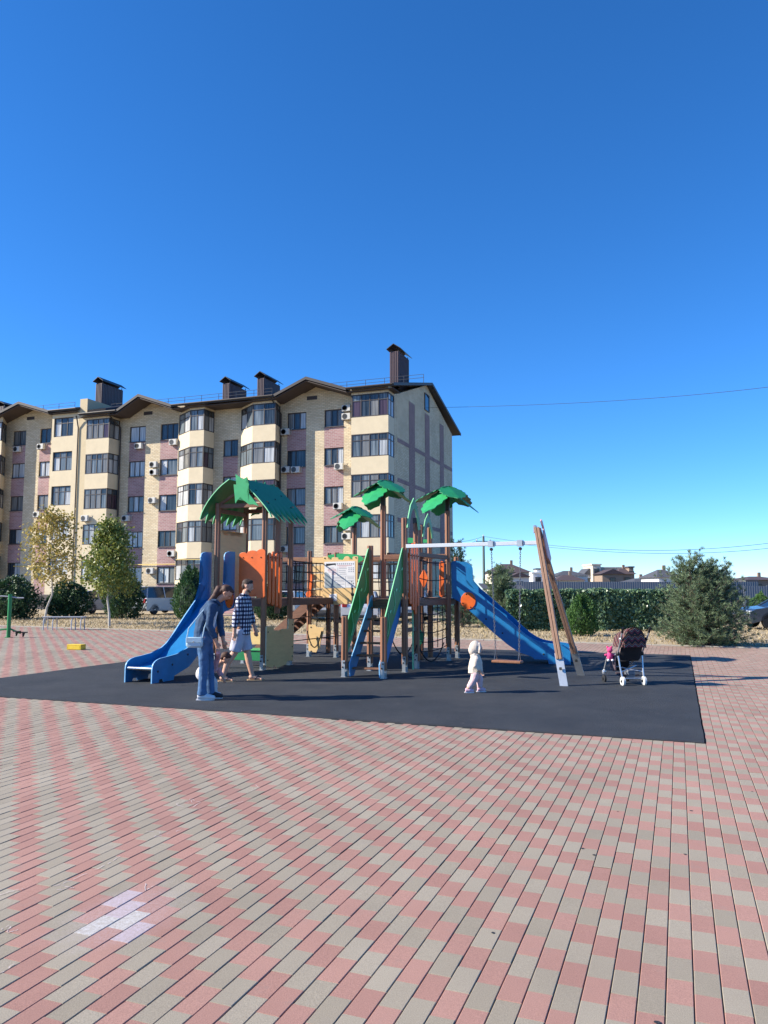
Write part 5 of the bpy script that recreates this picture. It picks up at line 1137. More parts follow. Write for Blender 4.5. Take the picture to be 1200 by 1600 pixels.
# ================================================================== CARS
mat('tyre', '1c1c1d', .85); mat('rim', 'b9bcc0', .35, .8); mat('car_glass', '15191d', .06, spec=.7); mat('tail_red', '9c1a1c', .25, coat=.5); mat('plate_white', 'd5d5d2', .5); mat('bumper_dark', '26272a', .6); mat('lamp_clear', 'c9ced2', .1, coat=.6)
for nme, c in (('car_silver', '9aa0a6'), ('car_white', 'd9dadb'), ('car_dark', '3a3f49'), ('car_red', 'a3231f'), ('car_blue', '8fa3b8'), ('car_grey', '555a60')): mat(nme, c, .28, .25, var=.02, coat=.6)
def car(label, loc, rz, paint, kind='hatch', cat='car', name='parked_car'):
    """x forward; side outline prism for the body, tapered glasshouse, wheels"""
    L_, W_, H_, belt = {'hatch': (4.0, 1.7, 1.48, .92), 'van': (4.5, 1.78, 1.75, 1.02), 'sedan': (4.5, 1.76, 1.44, .9)}[kind]
    t_ = thing(name, label, cat, loc, rz, 'cars parked near the flats'); h = L_/2; r_ = .31
    xf, xr = h-.78, -h+.78
    def wheelarch(xc): return [(xc+(r_+.07)*math.cos(a), r_+(r_+.07)*math.sin(a)) for a in [math.pi*k/8 for k in range(9)]]
    front = [(h, .32), (h+.02, .55), (h-.06, .7), (h-.25, .8), (h-1.05, belt)]; rear = [(-h+.06, belt+.02), (-h-.02, .75), (-h, .35)] if kind != 'sedan' else [(-h+.12, belt+.06), (-h, .8), (-h, .35)]
    out = [(-h+.08, .22)] + [(xr-(r_+.07), .22)] + wheelarch(xr)[::-1] + [(xf-(r_+.07), .22)] + wheelarch(xf)[::-1] + [(h-.06, .22)] + front + rear
    o = MB().prism(out, lambda a, z, o_: (a, o_, z), W_).build('body', paint, t_, False, .05)
    roofx = {'hatch': (h-1.75, -h+.42), 'van': (h-1.55, -h+.25), 'sedan': (h-1.95, -h+1.35)}[kind]; bx = {'hatch': (h-1.0, -h+.1), 'van': (h-.85, -h+.06), 'sedan': (h-1.05, -h+.6)}[kind]
    wb, wt = W_/2-.04, W_/2-.19; zr = H_-.05
    B4 = [(bx[0], wb), (bx[1], wb), (bx[1], -wb), (bx[0], -wb)]; T4 = [(roofx[0], wt), (roofx[1], wt), (roofx[1], -wt), (roofx[0], -wt)]
    MB().add([(x, y, belt-.02) for x, y in B4]+[(x, y, zr) for x, y in T4], [(0, 1, 2, 3), (7, 6, 5, 4)] + [(i, i+4, (i+1) % 4+4, (i+1) % 4) for i in range(4)]).build('windows', 'car_glass', t_, False, .02)
    MB().cbox(((roofx[0]+roofx[1])/2, 0, zr+.02), (roofx[0]-roofx[1]+.08, 2*wt+.06, .06), .025).build('roof', paint, t_)
    pl = MB()
    for i in range(4): pl.bar((B4[i][0], B4[i][1]*1.005, belt-.02), (T4[i][0], T4[i][1]*1.01, zr+.01), .07, .05)
    for sg in (-1, 1):
        xm = (bx[0]+bx[1])/2-.1; pl.bar((xm, wb*1.005*sg, belt-.02), (xm-.05, wt*1.012*sg, zr+.01), .08, .03)
    pl.build('pillars', paint, t_)
    for x in (xf, xr):
        for sg in (-1, 1):
            wc = (x, sg*(W_/2-.1), r_); wo = MB().lathe([(r_*.62, -.1), (r_*.95, -.1), (r_, -.06), (r_, .06), (r_*.95, .1), (r_*.62, .1)], wc, 20, (0, sg, 0)).build('wheel', 'tyre', t_, 40)
            rm_ = MB(); rm_.lathe([(r_*.66, .06), (r_*.66, .09), (r_*.58, .095), (r_*.56, .05)], wc, 20, (0, sg, 0)); rm_.lathe([(.05, .05), (.05, .1), (.02, .105)], wc, 10, (0, sg, 0))
            for k in range(5):
                a = 2*math.pi*k/5+.3; rm_.bar(Vector(wc)+Vector((0, sg*.085, 0)), Vector(wc)+Vector((math.cos(a)*r_*.6, sg*.085, math.sin(a)*r_*.6)), .05, .025, (0, 1, 0))
            rm_.build('rim', 'rim', wo)
    for sg in (-1, 1):
        MB().cbox((-h+.03, sg*(W_/2-.17), .84), (.12, .24, .2 if kind != 'van' else .3), .03).build('tail_lamp', 'tail_red', t_); MB().cbox((h-.1, sg*(W_/2-.24), .66), (.22, .34, .14), .03).build('headlight', 'lamp_clear', t_)
        MB().cbox((bx[0]-.25, sg*(W_/2+.07), belt+.06), (.1, .16, .12), .03).build('mirror', paint, t_); MB().cbox((-.2, sg*(W_/2+.005), belt-.14), (.18, .02, .03), .006).build('door_handle', paint, t_)
    MB().cbox((-h-.035, 0, .62), (.02, .52, .12), .004).build('number_plate', 'plate_white', t_); MB().cbox((-h-.0, 0, .33), (.1, W_-.1, .16), .03).build('bumper', 'bumper_dark', t_)
    return t_
car('silver car half hidden between the rounded shrub and the green young tree', at(148, 51), R(78), 'car_silver', 'hatch')
car('silver minivan parked left of the egg-shaped shrub', at(252, 50), R(66), 'car_silver', 'van')
car('white car seen from behind under the notice board and stairs', at(566, 37.5), R(88), 'car_white', 'hatch')
car('dark car seen through the middle of the play structure', at(506, 40), R(96), 'car_grey', 'hatch')
car('pale blue-grey car behind the orange fence tower', at(645, 41), R(84), 'car_blue', 'hatch')
car('white car glimpsed beyond the rope bridge', at(455, 44), R(80), 'car_white', 'hatch')
car('red car glimpsed between the low pine and the hedge', at(776, 37), R(175), 'car_red', 'hatch')
car('dark grey car with alloy wheels at the right edge', Vector((16.85, 31.6, 0)), R(178), 'car_dark', 'sedan')
# ================================================================== SMALL THINGS
mat('bench_grey', 'a3a7ac', .5, .2, var=.06); mat('machine_green', '1f7a3f', .4, var=.08); mat('yellow_paint', 'd9b92c', .5, var=.12, scale=14); mat('black_plastic', '1a1a1c', .5); mat('slat_pink', 'b9908a', .7, var=.15, scale=6)
b0, b1 = G(65, 984.5), G(128, 984.5); bd = (b1-b0); bl_ = bd.length; bench = thing('bench', 'backless grey metal bench in front of the yellowing young tree', 'bench', b0, math.atan2(bd.y, bd.x))
for i in range(3): MB().cbox((bl_/2, .06+i*.14, .5), (bl_+.02, .125, .035), .008).build('seat_slat', 'bench_grey', bench)
for x in (.06, .42, bl_-.42, bl_-.06): MB().tube([(x, 0, 0), (x, .0, .36), (x+.02, .06, .475), (x+.02, .34, .475), (x, .4, .36), (x, .4, 0)], .022, 8).build('leg', 'bench_grey', bench, True)
ex = thing('exercise_machine', 'green outdoor exercise post with black pedals at the left edge', 'exercise machine', G(13, 996)); 
MB().tube([(0, 0, 0), (0, 0, 1.42)], .062, 12).build('post', 'machine_green', ex, True); MB().lathe([(.13, 0), (.13, .012), (.07, .02)], (0, 0, 0), 16).build('base_plate', 'machine_green', ex)
MB().tube([(-.62, 0, 1.3), (-.3, 0, 1.36), (0, 0, 1.34), (.25, .0, 1.3), (.45, .0, 1.3)], .02, 8).build('handlebar', 'bench_grey', ex, True); MB().tube([(0, 0, .3), (.25, -.02, .2), (.42, -.03, .14)], .03, 8).build('crank_arm', 'machine_green', ex, True); MB().tube([(0, 0, .28), (-.3, .0, .25), (-.6, 0, .2)], .03, 8).build('crank_arm', 'machine_green', ex, True)
for x, y, z in ((.3, -.05, .2), (.52, -.04, .17)):
    po = MB().cbox((x, y, z), (.24, .12, .035), .012).build('pedal', 'black_plastic', ex); MB().tube([(x, y, z-.02), (x-.02, y, z-.15)], [.05, .02], 8).build('pedal_shaft', 'black_plastic', po)
yb = thing('yellow_block', 'low yellow painted wooden block lying on the paving', 'block', G(119, 1015), R(-14))
for i in range(3): MB().cbox((0, -.07+i*.075, .125), (.42, .07, .03), .006).build('board', 'yellow_paint', yb)
for s in (-1, 1): MB().cbox((s*.195, .005, .058), (.03, .225, .105), .006).build('end_board', 'yellow_paint', yb); MB().cbox((0, .005+s*.105, .058), (.36, .015, .1), .004).build('side_board', 'yellow_paint', yb)
pb = thing('slatted_bench', 'pink slatted park bench behind the walking man', 'bench', at(353, 34), R(-15))
for i in range(3): MB().cbox((0, -.15+i*.13, .45), (1.5, .11, .035), .008).build('seat_slat', 'slat_pink', pb)
for i in range(3): MB().cbox((0, .27+i*.03, .56+i*.14), (1.5, .03, .11), .008).build('back_slat', 'slat_pink', pb)
for x in (-.6, .6): MB().bar((x, -.15, 0), (x, -.15, .43), .05, .05).bar((x, .2, 0), (x, .34, .9), .05, .05).bar((x, -.15, .41), (x, .22, .41), .05, .04).build('leg', 'bumper_dark', pb)
# ---------------------------------------------------------------- pushchair
mat('tube_silver', 'c6c9cc', .3, .7, var=.04); mat('fabric_black', '17161a', .9, var=.25, scale=20, bump=.3); mat('tyre_white', 'cfcfcb', .6); mat('net_mauve', '5b4c52', .9, var=.3, scale=40)
hm = mat('hood_pattern', 'ad3a46', .9); t = hm.node_tree; bsdf = t.nodes['Principled BSDF']
tc = nd(t, 'TexCoord'); sx = nd(t, 'SeparateXYZ'); t.links.new(tc.outputs['Object'], sx.inputs[0])
zx = nd(t, 'Math', operation='PINGPONG'); zx.inputs[1].default_value = .055; t.links.new(sx.outputs[0], zx.inputs[0]); ad = nd(t, 'Math', operation='ADD'); t.links.new(zx.outputs[0], ad.inputs[0])
z2_ = nd(t, 'Math', operation='SUBTRACT'); t.links.new(sx.outputs[2], z2_.inputs[0]); t.links.new(sx.outputs[1], z2_.inputs[1]); t.links.new(z2_.outputs[0], ad.inputs[1])
md = nd(t, 'Math', operation='MODULO'); md.inputs[1].default_value = .12; t.links.new(ad.outputs[0], md.inputs[0]); dv = nd(t, 'Math', operation='DIVIDE'); dv.inputs[1].default_value = .12; t.links.new(md.outputs[0], dv.inputs[0])
rp = nd(t, 'ValToRGB'); rp.color_ramp.interpolation = 'CONSTANT'; el = rp.color_ramp.elements; el[0].color = lin('1c1a24'); el[0].position = 0; el[1].color = lin('8a3340'); el[1].position = .42
for p_, c in ((.52, '1c1a24'), (.68, 'b9a994'), (.73, '23243c'), (.92, 'a86a40')): e_ = el.new(p_); e_.color = lin(c)
t.links.new(dv.outputs[0], rp.inputs[0]); t.links.new(rp.outputs[0], bsdf.inputs['Base Color'])
pr = thing('pushchair', 'black pushchair with zigzag patterned hood and silver frame on the rubber', 'pushchair', G(990, 1071.5), R(8))
def wheel(x, y, r_, w2=.022, m='tyre_white'):
    o = MB().lathe([(r_*.72, -w2), (r_, -w2*.8), (r_, w2*.8), (r_*.72, w2)], (x, y, r_), 22, (1, 0, 0)).build('wheel', m, pr, 40); h_ = MB().lathe([(.022, -.03), (.022, .03)], (x, y, r_), 10, (1, 0, 0))
    for k in range(6): a = math.pi*k/3; h_.bar((x, y, r_), (x, y+math.cos(a)*r_*.75, r_+math.sin(a)*r_*.75), .02, .014)
    h_.build('hub', 'black_plastic', o)
for x in (-.185, .185): wheel(x, 0, .075)
for x in (-.28, .13): wheel(x, .52, .065, .02, 'bumper_dark'); MB().lathe([(.032, 0), (.035, .03), (.03, .06)], (x, .52, .15), 10).build('swivel', 'tube_silver', pr)
def tb(pts, r_=.0135, m='tube_silver', name='frame_tube'): return MB().tube(pts, r_, 8).build(name, m, pr, True)
for s, xf in ((-1, -.28), (1, .13)):
    tb([(s*.185, .0, .09), (s*.2, .06, .3), (s*.215, .1, .52)]); tb([(xf, .52, .2), (xf*.92, .44, .42), (s*.215, .1, .52)] if s < 0 else [(xf, .52, .2), (.2, .3, .44), (.215, .1, .52)])
    tb([(s*.215, .1, .52), (s*.225, -.02, .7), (s*.235, -.16, .93)]); MB().tube([(s*.233, -.13, .88), (s*.236, -.18, .965)], .02, 8).build('grip', 'black_plastic', pr, True)
    MB().ell((s*.215, .1, .52), (.03, .04, .04)).build('joint', 'black_plastic', pr, True); MB().ell((s*.228, -.05, .77), (.022, .03, .03)).build('joint', 'black_plastic' if s > 0 else 'tube_silver', pr, True)
tb([(-.185, .0, .12), (.185, .0, .12)], .011); tb([(-.2, .05, .22), (.2, .3, .3)], .009); tb([(.2, .05, .22), (-.2, .3, .3)], .009)
def sheet(rows, name, m, th_=.02, sub=2):
    b = MB(); n = len(rows[0]); vs = [q for r_ in rows for q in r_]; b.add(vs, [(i*n+j, i*n+j+1, (i+1)*n+j+1, (i+1)*n+j) for i in range(len(rows)-1) for j in range(n-1)])
    o = b.build(name, m, pr, True); s_ = o.modifiers.new('thick', 'SOLIDIFY'); s_.thickness = th_; u_ = o.modifiers.new('smooth', 'SUBSURF'); u_.levels = u_.render_levels = sub; return o
sheet([[(-.19, .02+.12*f, .42+.0*f), (-.1, -.0+.12*f, .415), (.0, -.01+.12*f, .41), (.1, .0+.12*f, .415), (.19, .02+.12*f, .42)] for f in (0, 1)] and [[(x, .10-.20*f+.0, .40+.45*f+.0) if abs(x) < .15 else (x, .14-.20*f, .40+.45*f) for x in (-.19, -.1, 0, .1, .19)] for f in (0, .33, .66, 1)], 'seat_back', 'fabric_black')
sheet([[(x, .10+.36*f, .40+.03*f) for x in (-.19, -.1, 0, .1, .19)] for f in (0, .5, 1)], 'seat_base', 'fabric_black'); sheet([[(x, .46+.08*f, .43-.24*f) for x in (-.18, 0, .18)] for f in (0, .5, 1)], 'footrest', 'fabric_black')
sheet([[((-.21)*math.cos(math.pi*k/8)*1.0, -.10+.42*(f)+.0, .62+.36*math.sin(math.pi*k/8)**.7*(1-.25*f) ) for k in range(9)] for f in (0, .35, .7, 1)], 'hood', 'hood_pattern', .012)
sheet([[((-.20)*math.cos(math.pi*k/8), -.10-.01*f, .62+.34*math.sin(math.pi*k/8)**.7*(1-f)) for k in range(9)] for f in (0, .5, .97)], 'hood_back', 'hood_pattern', .008)
sheet([[(x, .04+.36*f, .2-.07*math.sin(math.pi*f)-.03*math.cos(x*8)) for x in (-.16, -.08, 0, .08, .16)] for f in (0, .33, .66, 1)], 'basket', 'net_mauve', .01); sheet([[(-.235-.03*math.sin(math.pi*f), .16+.22*g_, .5-.3*f) for g_ in (0, .5, 1)] for f in (0, .5, 1)], 'side_bag', 'net_mauve', .05)
MB().cbox((0, .14, .17), (.16, .16, .16), .03).build('bag', 'fence_grey', pr)
mat('plush_pink', 'd8497f', .95, var=.2, scale=30, bump=.5); mat('plush_white', 'e0d8d8', .95)
toy = thing('plush_toy', 'pink plush toy hanging on the side of the pushchair', 'toy', G(990, 1071.5)+Vector((-.33, .18, .42)))
for nme, c, r_ in (('body', (0, 0, .05), (.055, .05, .07)), ('head', (.0, -.01, .155), (.05, .048, .048)), ('ear', (-.035, 0, .2), (.018, .012, .02)), ('ear', (.035, 0, .2), (.018, .012, .02)), ('arm', (-.06, 0, .07), (.03, .02, .02)), ('arm', (.06, 0, .07), (.03, .02, .02))): MB().ell(c, r_).build(nme, 'plush_pink', toy, True)
for s in (-1, 1): MB().ell((s*.035, -.03, -.015), (.024, .026, .022)).build('paw', 'plush_white', toy, True)
# ================================================================== PEOPLE
mat('skin', 'c99a80', .6, var=.08, scale=9); mat('skin_tan', 'bd8b70', .6, var=.08, scale=9); mat('hair_brown', '4a2f24', .7, var=.3, scale=30, stretch=(1, 1, 6)); mat('beard', '6a4a3b', .8)
mat('hair_dark', '3a2a21', .7, var=.3, scale=40)
mat('denim', '274463', .85, var=.22, scale=11, bump=.35, bscale=14); mat('denim_jeans', '42648a', .85, var=.22, scale=9, bump=.35, bscale=12, stretch=(1, 1, 1.6)); mat('shorts_grey', 'b4b3c0', .85, var=.08, scale=8, bump=.4, bscale=12)
mat('shoe_white', 'd5d4d6', .6, var=.06); mat('strap_shaded_shoe', '2b2a30', .7); mat('flipflop', 'a88a68', .7); mat('bag_blue', 'a9c3cf', .5, var=.06); mat('fleece_cream', 'cbbdae', .95, var=.12, scale=22, bump=.5, bscale=30); mat('pants_pink', 'd2b3b6', .9, var=.1, scale=14, bump=.4, bscale=20)
mat('top_pink', 'c9969a', .9, var=.1); mat('pants_white', 'c9c5c6', .9, var=.06, bump=.3, bscale=16); mat('lip', 'a5645a', .6); mat('eye', '2a2220', .3); mat('pink_shoe', 'd7aebb', .7, var=.1)
sm = mat('shirt_check', 'c9ccd4', .85); t = sm.node_tree; bs = t.nodes['Principled BSDF']; tc = nd(t, 'TexCoord'); sx = nd(t, 'SeparateXYZ'); t.links.new(tc.outputs['Object'], sx.inputs[0])
def stripe(sock, per, off=0):
    a = nd(t, 'Math', operation='ADD'); a.inputs[1].default_value = 10+off; t.links.new(sock, a.inputs[0]); m_ = nd(t, 'Math', operation='MODULO'); m_.inputs[1].default_value = per; t.links.new(a.outputs[0], m_.inputs[0])
    g_ = nd(t, 'Math', operation='GREATER_THAN'); g_.inputs[1].default_value = per*.5; t.links.new(m_.outputs[0], g_.inputs[0]); return g_.outputs[0]
xy = nd(t, 'Math', operation='MULTIPLY_ADD'); xy.inputs[1].default_value = .7; t.links.new(sx.outputs[1], xy.inputs[0]); t.links.new(sx.outputs[0], xy.inputs[2])
s1, s2_ = stripe(xy.outputs[0], .062), stripe(sx.outputs[2], .068); sm_ = nd(t, 'Math', operation='ADD'); t.links.new(s1, sm_.inputs[0]); t.links.new(s2_, sm_.inputs[1]); hf = nd(t, 'Math', operation='MULTIPLY'); hf.inputs[1].default_value = .5; t.links.new(sm_.outputs[0], hf.inputs[0])
rp = nd(t, 'ValToRGB'); rp.color_ramp.elements[0].color = lin('d3d5db'); rp.color_ramp.elements[1].color = lin('16182b'); e_ = rp.color_ramp.elements.new(.5); e_.color = lin('3d4262'); t.links.new(hf.outputs[0], rp.inputs[0]); t.links.new(rp.outputs[0], bs.inputs['Base Color'])
wr = bpy.data.textures.new('wrinkle', 'CLOUDS'); wr.noise_scale = .09; wr.noise_depth = 2
def fig(parts, name, m, parent, vox=.008, wrinkle=0, smooth=6):
    """one continuous surface: overlapping closed limbs fused by a voxel remesh"""
    b = MB()
    for q in parts:
        if q[0] == 't': b.tube(q[1], q[2], 12)
        else: b.ell(q[1], q[2], Matrix.Rotation(R(q[3]), 3, 'Y') if len(q) > 3 else None, 16, 12)
    o = b.build(name, m, parent, True); r_ = o.modifiers.new('fuse', 'REMESH'); r_.mode = 'VOXEL'; r_.voxel_size = vox; r_.use_smooth_shade = True
    s_ = o.modifiers.new('soften', 'SMOOTH'); s_.iterations = smooth; s_.factor = .5
    if wrinkle: d_ = o.modifiers.new('folds', 'DISPLACE'); d_.texture = wr; d_.strength = wrinkle; d_.mid_level = .5; d_.texture_coords = 'LOCAL'
    return o
def hand(wrist, dirv, side, s=1.0, curl=.5):
    """palm, four unequal fingers with knuckle bends, thumb from the side of the palm"""
    w_ = Vector(wrist); d_ = Vector(dirv).normalized(); up = Vector((0, 1, 0)); fw = d_.cross(up).normalized(); up = fw.cross(d_).normalized(); P_ = []
    kn = w_+d_*.085*s; P_.append(('t', [w_-d_*.02*s, w_+d_*.03*s, kn], [(.024*s, .026*s), (.022*s, .036*s), (.016*s, .038*s)])); P_[-1] = ('t', [w_-d_*.02*s, w_+d_*.035*s, kn+d_*.005*s], [.025*s, .034*s, .028*s])
    for i, L_ in enumerate((.072, .08, .074, .058)):
        a = kn+fw*(.030-.02*i)*s*1.0; m1 = a+d_*L_*.5*s+up*side*-.012*s*curl; m2 = m1+d_*L_*.32*s+up*side*-.02*s*curl; tip = m2+d_*L_*.16*s+up*side*-.016*s*curl
        P_.append(('t', [a-d_*.01*s, m1, m2, tip], [.0095*s, .009*s, .008*s, .006*s]))
    tb_ = w_+d_*.03*s+fw*.026*s; P_.append(('t', [tb_-fw*.01*s, tb_+fw*.022*s+d_*.022*s, tb_+fw*.03*s+d_*.05*s, tb_+fw*.027*s+d_*.066*s], [.013*s, .011*s, .0095*s, .007*s])); return P_
def head(c, s, tilt, parent, skin='skin'):
    """skull, jaw, nose, ears, chin, brow in the body mesh; c = centre, s = head height, tilt degrees (nose down positive); faces +x"""
    M = Matrix.Rotation(R(tilt), 3, 'Y'); c = Vector(c); f = lambda x, y, z: c + M @ Vector((x*s, y*s, z*s))
    P_ = [('e', f(-.03, 0, .1), (.43*s, .335*s, .40*s), tilt), ('e', f(.10, 0, -.17), (.29*s, .27*s, .30*s), tilt), ('e', f(.22, 0, -.36), (.12*s, .16*s, .10*s), tilt), ('e', f(.37, 0, .08), (.06*s, .2*s, .05*s), tilt),
          ('t', [f(.36, 0, .04), f(.47, 0, -.10), f(.40, 0, -.15)], [.03*s, .055*s, .045*s]), ('e', f(.35, 0, -.24), (.06*s, .11*s, .035*s), tilt)]
    for sg in (-1, 1): P_ += [('e', f(-.02, sg*.335, -.02), (.075*s, .03*s, .12*s), tilt+12), ('e', f(.24, sg*.19, -.07), (.10*s, .09*s, .09*s), tilt)]
    return P_, f
def face_marks(f, s, parent, tilt):
    for sg in (-1, 1):
        MB().ell(f(.375, sg*.14, .01), (.02*s, .04*s, .02*s), None, 10, 6).build('eye', 'eye', parent, True)
        MB().tube([f(.39, sg*.07, .095), f(.395, sg*.15, .11), f(.36, sg*.22, .09)], [.007*s, .010*s, .006*s], 6).build('eyebrow', 'hair_dark', parent, True)
    MB().tube([f(.375, -.10, -.245), f(.41, 0, -.24), f(.375, .10, -.245)], [.012*s, .024*s, .012*s], 8).build('lips', 'lip', parent, True)
# ---------------------------------------------------------------- man walking
man = thing('person', 'man in navy and white checked shirt, pale shorts and flip-flops walking right', 'person', Vector((G(378, 1065).x, G(378, 1065).y, .012)))
hp, hf_ = head((.07, 0, 1.635), .225, 14, man)
NS, FS = (-.01, -.20, 1.42), (.02, .20, 1.42)
nE, nW = (-.07, -.25, 1.12), (-.10, -.24, .86); fE, fW = (.08, .25, 1.13), (.17, .22, .9)
rk, ra = (-.12, -.09, .49), (-.31, -.09, .085); fk, fa = (.07, .09, .49), (.16, .09, .085)
body = hp + [('t', [(0, 0, 1.35), (.02, 0, 1.46), (.05, 0, 1.56)], [.075, .062, .06]), ('t', [(-.02, 0, .88), (-.01, 0, 1.05), (0, 0, 1.25), (0, 0, 1.4)], [(.13, .16), (.12, .155), (.13, .175), (.09, .15)]),
     ('t', [NS, nE, nW], [.056, .045, .032]), ('t', [FS, fE, fW], [.056, .045, .032]),
     ('t', [(-.03, -.09, .93), rk, (-.235, -.09, .33), ra], [.095, .062, .06, .038]), ('t', [(-.01, .09, .93), fk, (.10, .09, .33), fa], [.095, .062, .06, .038])]
for an, dx in ((ra, .0), (fa, .0)):
    x, y, z = an; body += [('t', [(x-.05, y, .045), (x, y, .06), (x+.09, y, .045), (x+.17, y, .03)], [(.034, .034), (.042, .045), (.038, .03), (.03, .016)]), ('t', [an, (x-.005, y, .05)], [.04, .045])]
    for i in range(5): body.append(('t', [(x+.15, y-.036+.017*i, .026), (x+.205-.008*abs(i-3.2), y-.04+.019*i, .02)], [.011, .009]))
body += hand(nW, (-.02, 0, -1), 1, 1.0, .8) + hand(fW, (.2, 0, -1), -1, 1.0, .8)
mb = fig(body, 'body', 'skin', man, .0075, 0, 4); face_marks(hf_, .225, man, 14)
fig([('t', [(-.02, 0, .80), (-.015, 0, .95), (-.005, 0, 1.15), (0, 0, 1.3), (0, 0, 1.42), (.015, 0, 1.475)], [(.155, .185), (.15, .18), (.15, .195), (.145, .2), (.105, .175), (.075, .08)]),
     ('t', [(-.0, -.12, 1.41), NS, nE, (-.1, -.24, .93)], [.07, .078, .066, .055]), ('t', [(0, .12, 1.41), FS, fE, (.145, .23, .97)], [.07, .078, .066, .055])], 'shirt', 'shirt_check', man, .011, .022, 3)
MB().tube([(-.045, -.07, 1.485), (.02, -.085, 1.49), (.085, -.03, 1.46), (.085, .03, 1.46), (.02, .085, 1.49), (-.045, .07, 1.485)], .02, 8).build('collar', 'shirt_check', man, True)
fig([('t', [(-.02, 0, .98), (-.02, 0, .88), (-.025, 0, .8)], [(.14, .17), (.145, .185), (.14, .18)]), ('t', [(-.035, -.085, .88), (-.075, -.09, .68), (-.115, -.09, .515)], [.115, .108, .105]), ('t', [(-.01, .085, .88), (.025, .09, .68), (.065, .09, .52)], [.115, .108, .105])], 'shorts', 'shorts_grey', man, .011, .02, 3)
hr = [('e', hf_(-.07, 0, .2), (.42*.225, .335*.225, .36*.225), 14), ('e', hf_(.05, 0, .41), (.31*.225, .27*.225, .12*.225), 8), ('e', hf_(-.22, 0, .0), (.25*.225, .29*.225, .3*.225), 14)]; fig(hr, 'hair', 'hair_dark', man, .008, .012, 2)
fig([('e', hf_(.225, 0, -.37), (.135*.225, .165*.225, .10*.225), 14), ('e', hf_(.13, -.2, -.3), (.18*.225, .06*.225, .12*.225), 40), ('e', hf_(.13, .2, -.3), (.18*.225, .06*.225, .12*.225), 40)], 'beard', 'beard', man, .007, .006, 2)
for x, y, z in (ra, fa):
    so_ = MB().prism([(x-.07, y-.04), (x+.05, y-.05), (x+.18, y-.05), (x+.225, y), (x+.18, y+.05), (x+.05, y+.045), (x-.07, y+.04), (x-.09, y)], lambda a, c, o_: (a, c, .008+o_), .018).build('flip_flop', 'flipflop', man); MB().tube([(x+.05, y-.045, .02), (x+.1, y-.02, .075), (x+.15, y, .055), (x+.1, y+.025, .075), (x+.05, y+.045, .02)], .008, 6).build('strap', 'strap_shaded_shoe', so_, True)
# ---------------------------------------------------------------- woman bending over a small child
wg = G(323, 1094); woman = thing('person', 'woman in denim jacket and jeans bending forward over a toddler', 'person', Vector((wg.x, wg.y, .012)))
hp, hw = head((.25, 0, 1.53), .215, 46, woman)
NS, FS = (.09, -.155, 1.355), (.11, .155, 1.355); nE, nW = (.05, -.19, 1.07), (.15, -.15, .83); fE, fW = (.13, .19, 1.08), (.2, .10, .84)
body = hp + [('t', [(.04, 0, 1.28), (.11, 0, 1.4), (.2, 0, 1.475)], [.07, .055, .052]), ('t', [(-.06, 0, .86), (-.06, 0, 1.02), (-.005, 0, 1.2), (.08, 0, 1.36)], [(.115, .15), (.105, .13), (.115, .15), (.08, .13)]),
     ('t', [NS, nE, nW], [.05, .04, .028]), ('t', [FS, fE, fW], [.05, .04, .028]), ('t', [(-.05, -.08, .9), (-.04, -.08, .47), (-.05, -.08, .09)], [.09, .058, .038]), ('t', [(-.05, .09, .9), (.0, .09, .48), (.03, .09, .09)], [.09, .058, .038])]
for x, y in ((-.05, -.08), (.03, .09)): body += [('t', [(x-.05, y, .045), (x+.06, y, .045), (x+.15, y, .03)], [.035, .036, .022])]
body += hand(nW, (.3, 0, -1), 1, .88, .9) + hand(fW, (.2, 0, -1), -1, .88, .9)
fig(body, 'body', 'skin_tan', woman, .0075, 0, 4); face_marks(hw, .215, woman, 42)
fig([('t', [(-.085, 0, .80), (-.085, 0, .95), (-.06, 0, 1.1), (.005, 0, 1.25), (.075, 0, 1.37), (.115, 0, 1.41)], [(.135, .175), (.125, .16), (.125, .16), (.13, .175), (.1, .155), (.07, .08)]),
     ('t', [(.04, -.1, 1.36), NS, nE, (.135, -.155, .88)], [.065, .066, .055, .043]), ('t', [(.05, .1, 1.36), FS, fE, (.185, .115, .89)], [.065, .066, .055, .043])], 'jacket', 'denim', woman, .011, .026, 3)
MB().tube([(.05, -.08, 1.425), (.12, -.09, 1.42), (.175, -.04, 1.36), (.175, .04, 1.36), (.12, .09, 1.42), (.05, .08, 1.425)], .02, 8).build('collar', 'denim', woman, True)
MB().tube([(.11, -.03, 1.26), (.08, -.04, 1.12), (.06, -.03, 1.0)], [.03, .035, .03], 8).build('shirt_front', 'shoe_white', woman, True)
fig([('t', [(-.055, 0, .98), (-.055, 0, .88), (-.05, 0, .8)], [(.125, .155), (.135, .175), (.12, .165)]), ('t', [(-.05, -.08, .86), (-.04, -.08, .66), (-.035, -.08, .46), (-.045, -.08, .26), (-.05, -.08, .07)], [.1, .085, .068, .062, .07]), ('t', [(-.05, .085, .86), (-.02, .09, .66), (.005, .09, .47), (.02, .09, .26), (.03, .09, .07)], [.1, .085, .068, .062, .07])], 'jeans', 'denim_jeans', woman, .011, .022, 3)
for x, y, m_ in ((-.05, -.08, 'shoe_white'), (.03, .09, 'strap_shaded_shoe')):  # far shoe's shadow is painted in: darker colour than its white twin
    fig([('t', [(x-.06, y, .05), (x, y, .058), (x+.08, y, .05), (x+.17, y, .036), (x+.19, y, .034)], [(.045, .042), (.05, .05), (.047, .042), (.04, .03), (.02, .015)])], 'shoe', m_, woman, .008, 0, 3); MB().prism([(x-.08, y-.028), (x+.05, y-.038), (x+.14, y-.034), (x+.18, y), (x+.14, y+.034), (x+.05, y+.036), (x-.08, y+.028)], lambda a, c, o_: (a, c, .008+o_), .016).build('sole', 'shoe_white', woman)
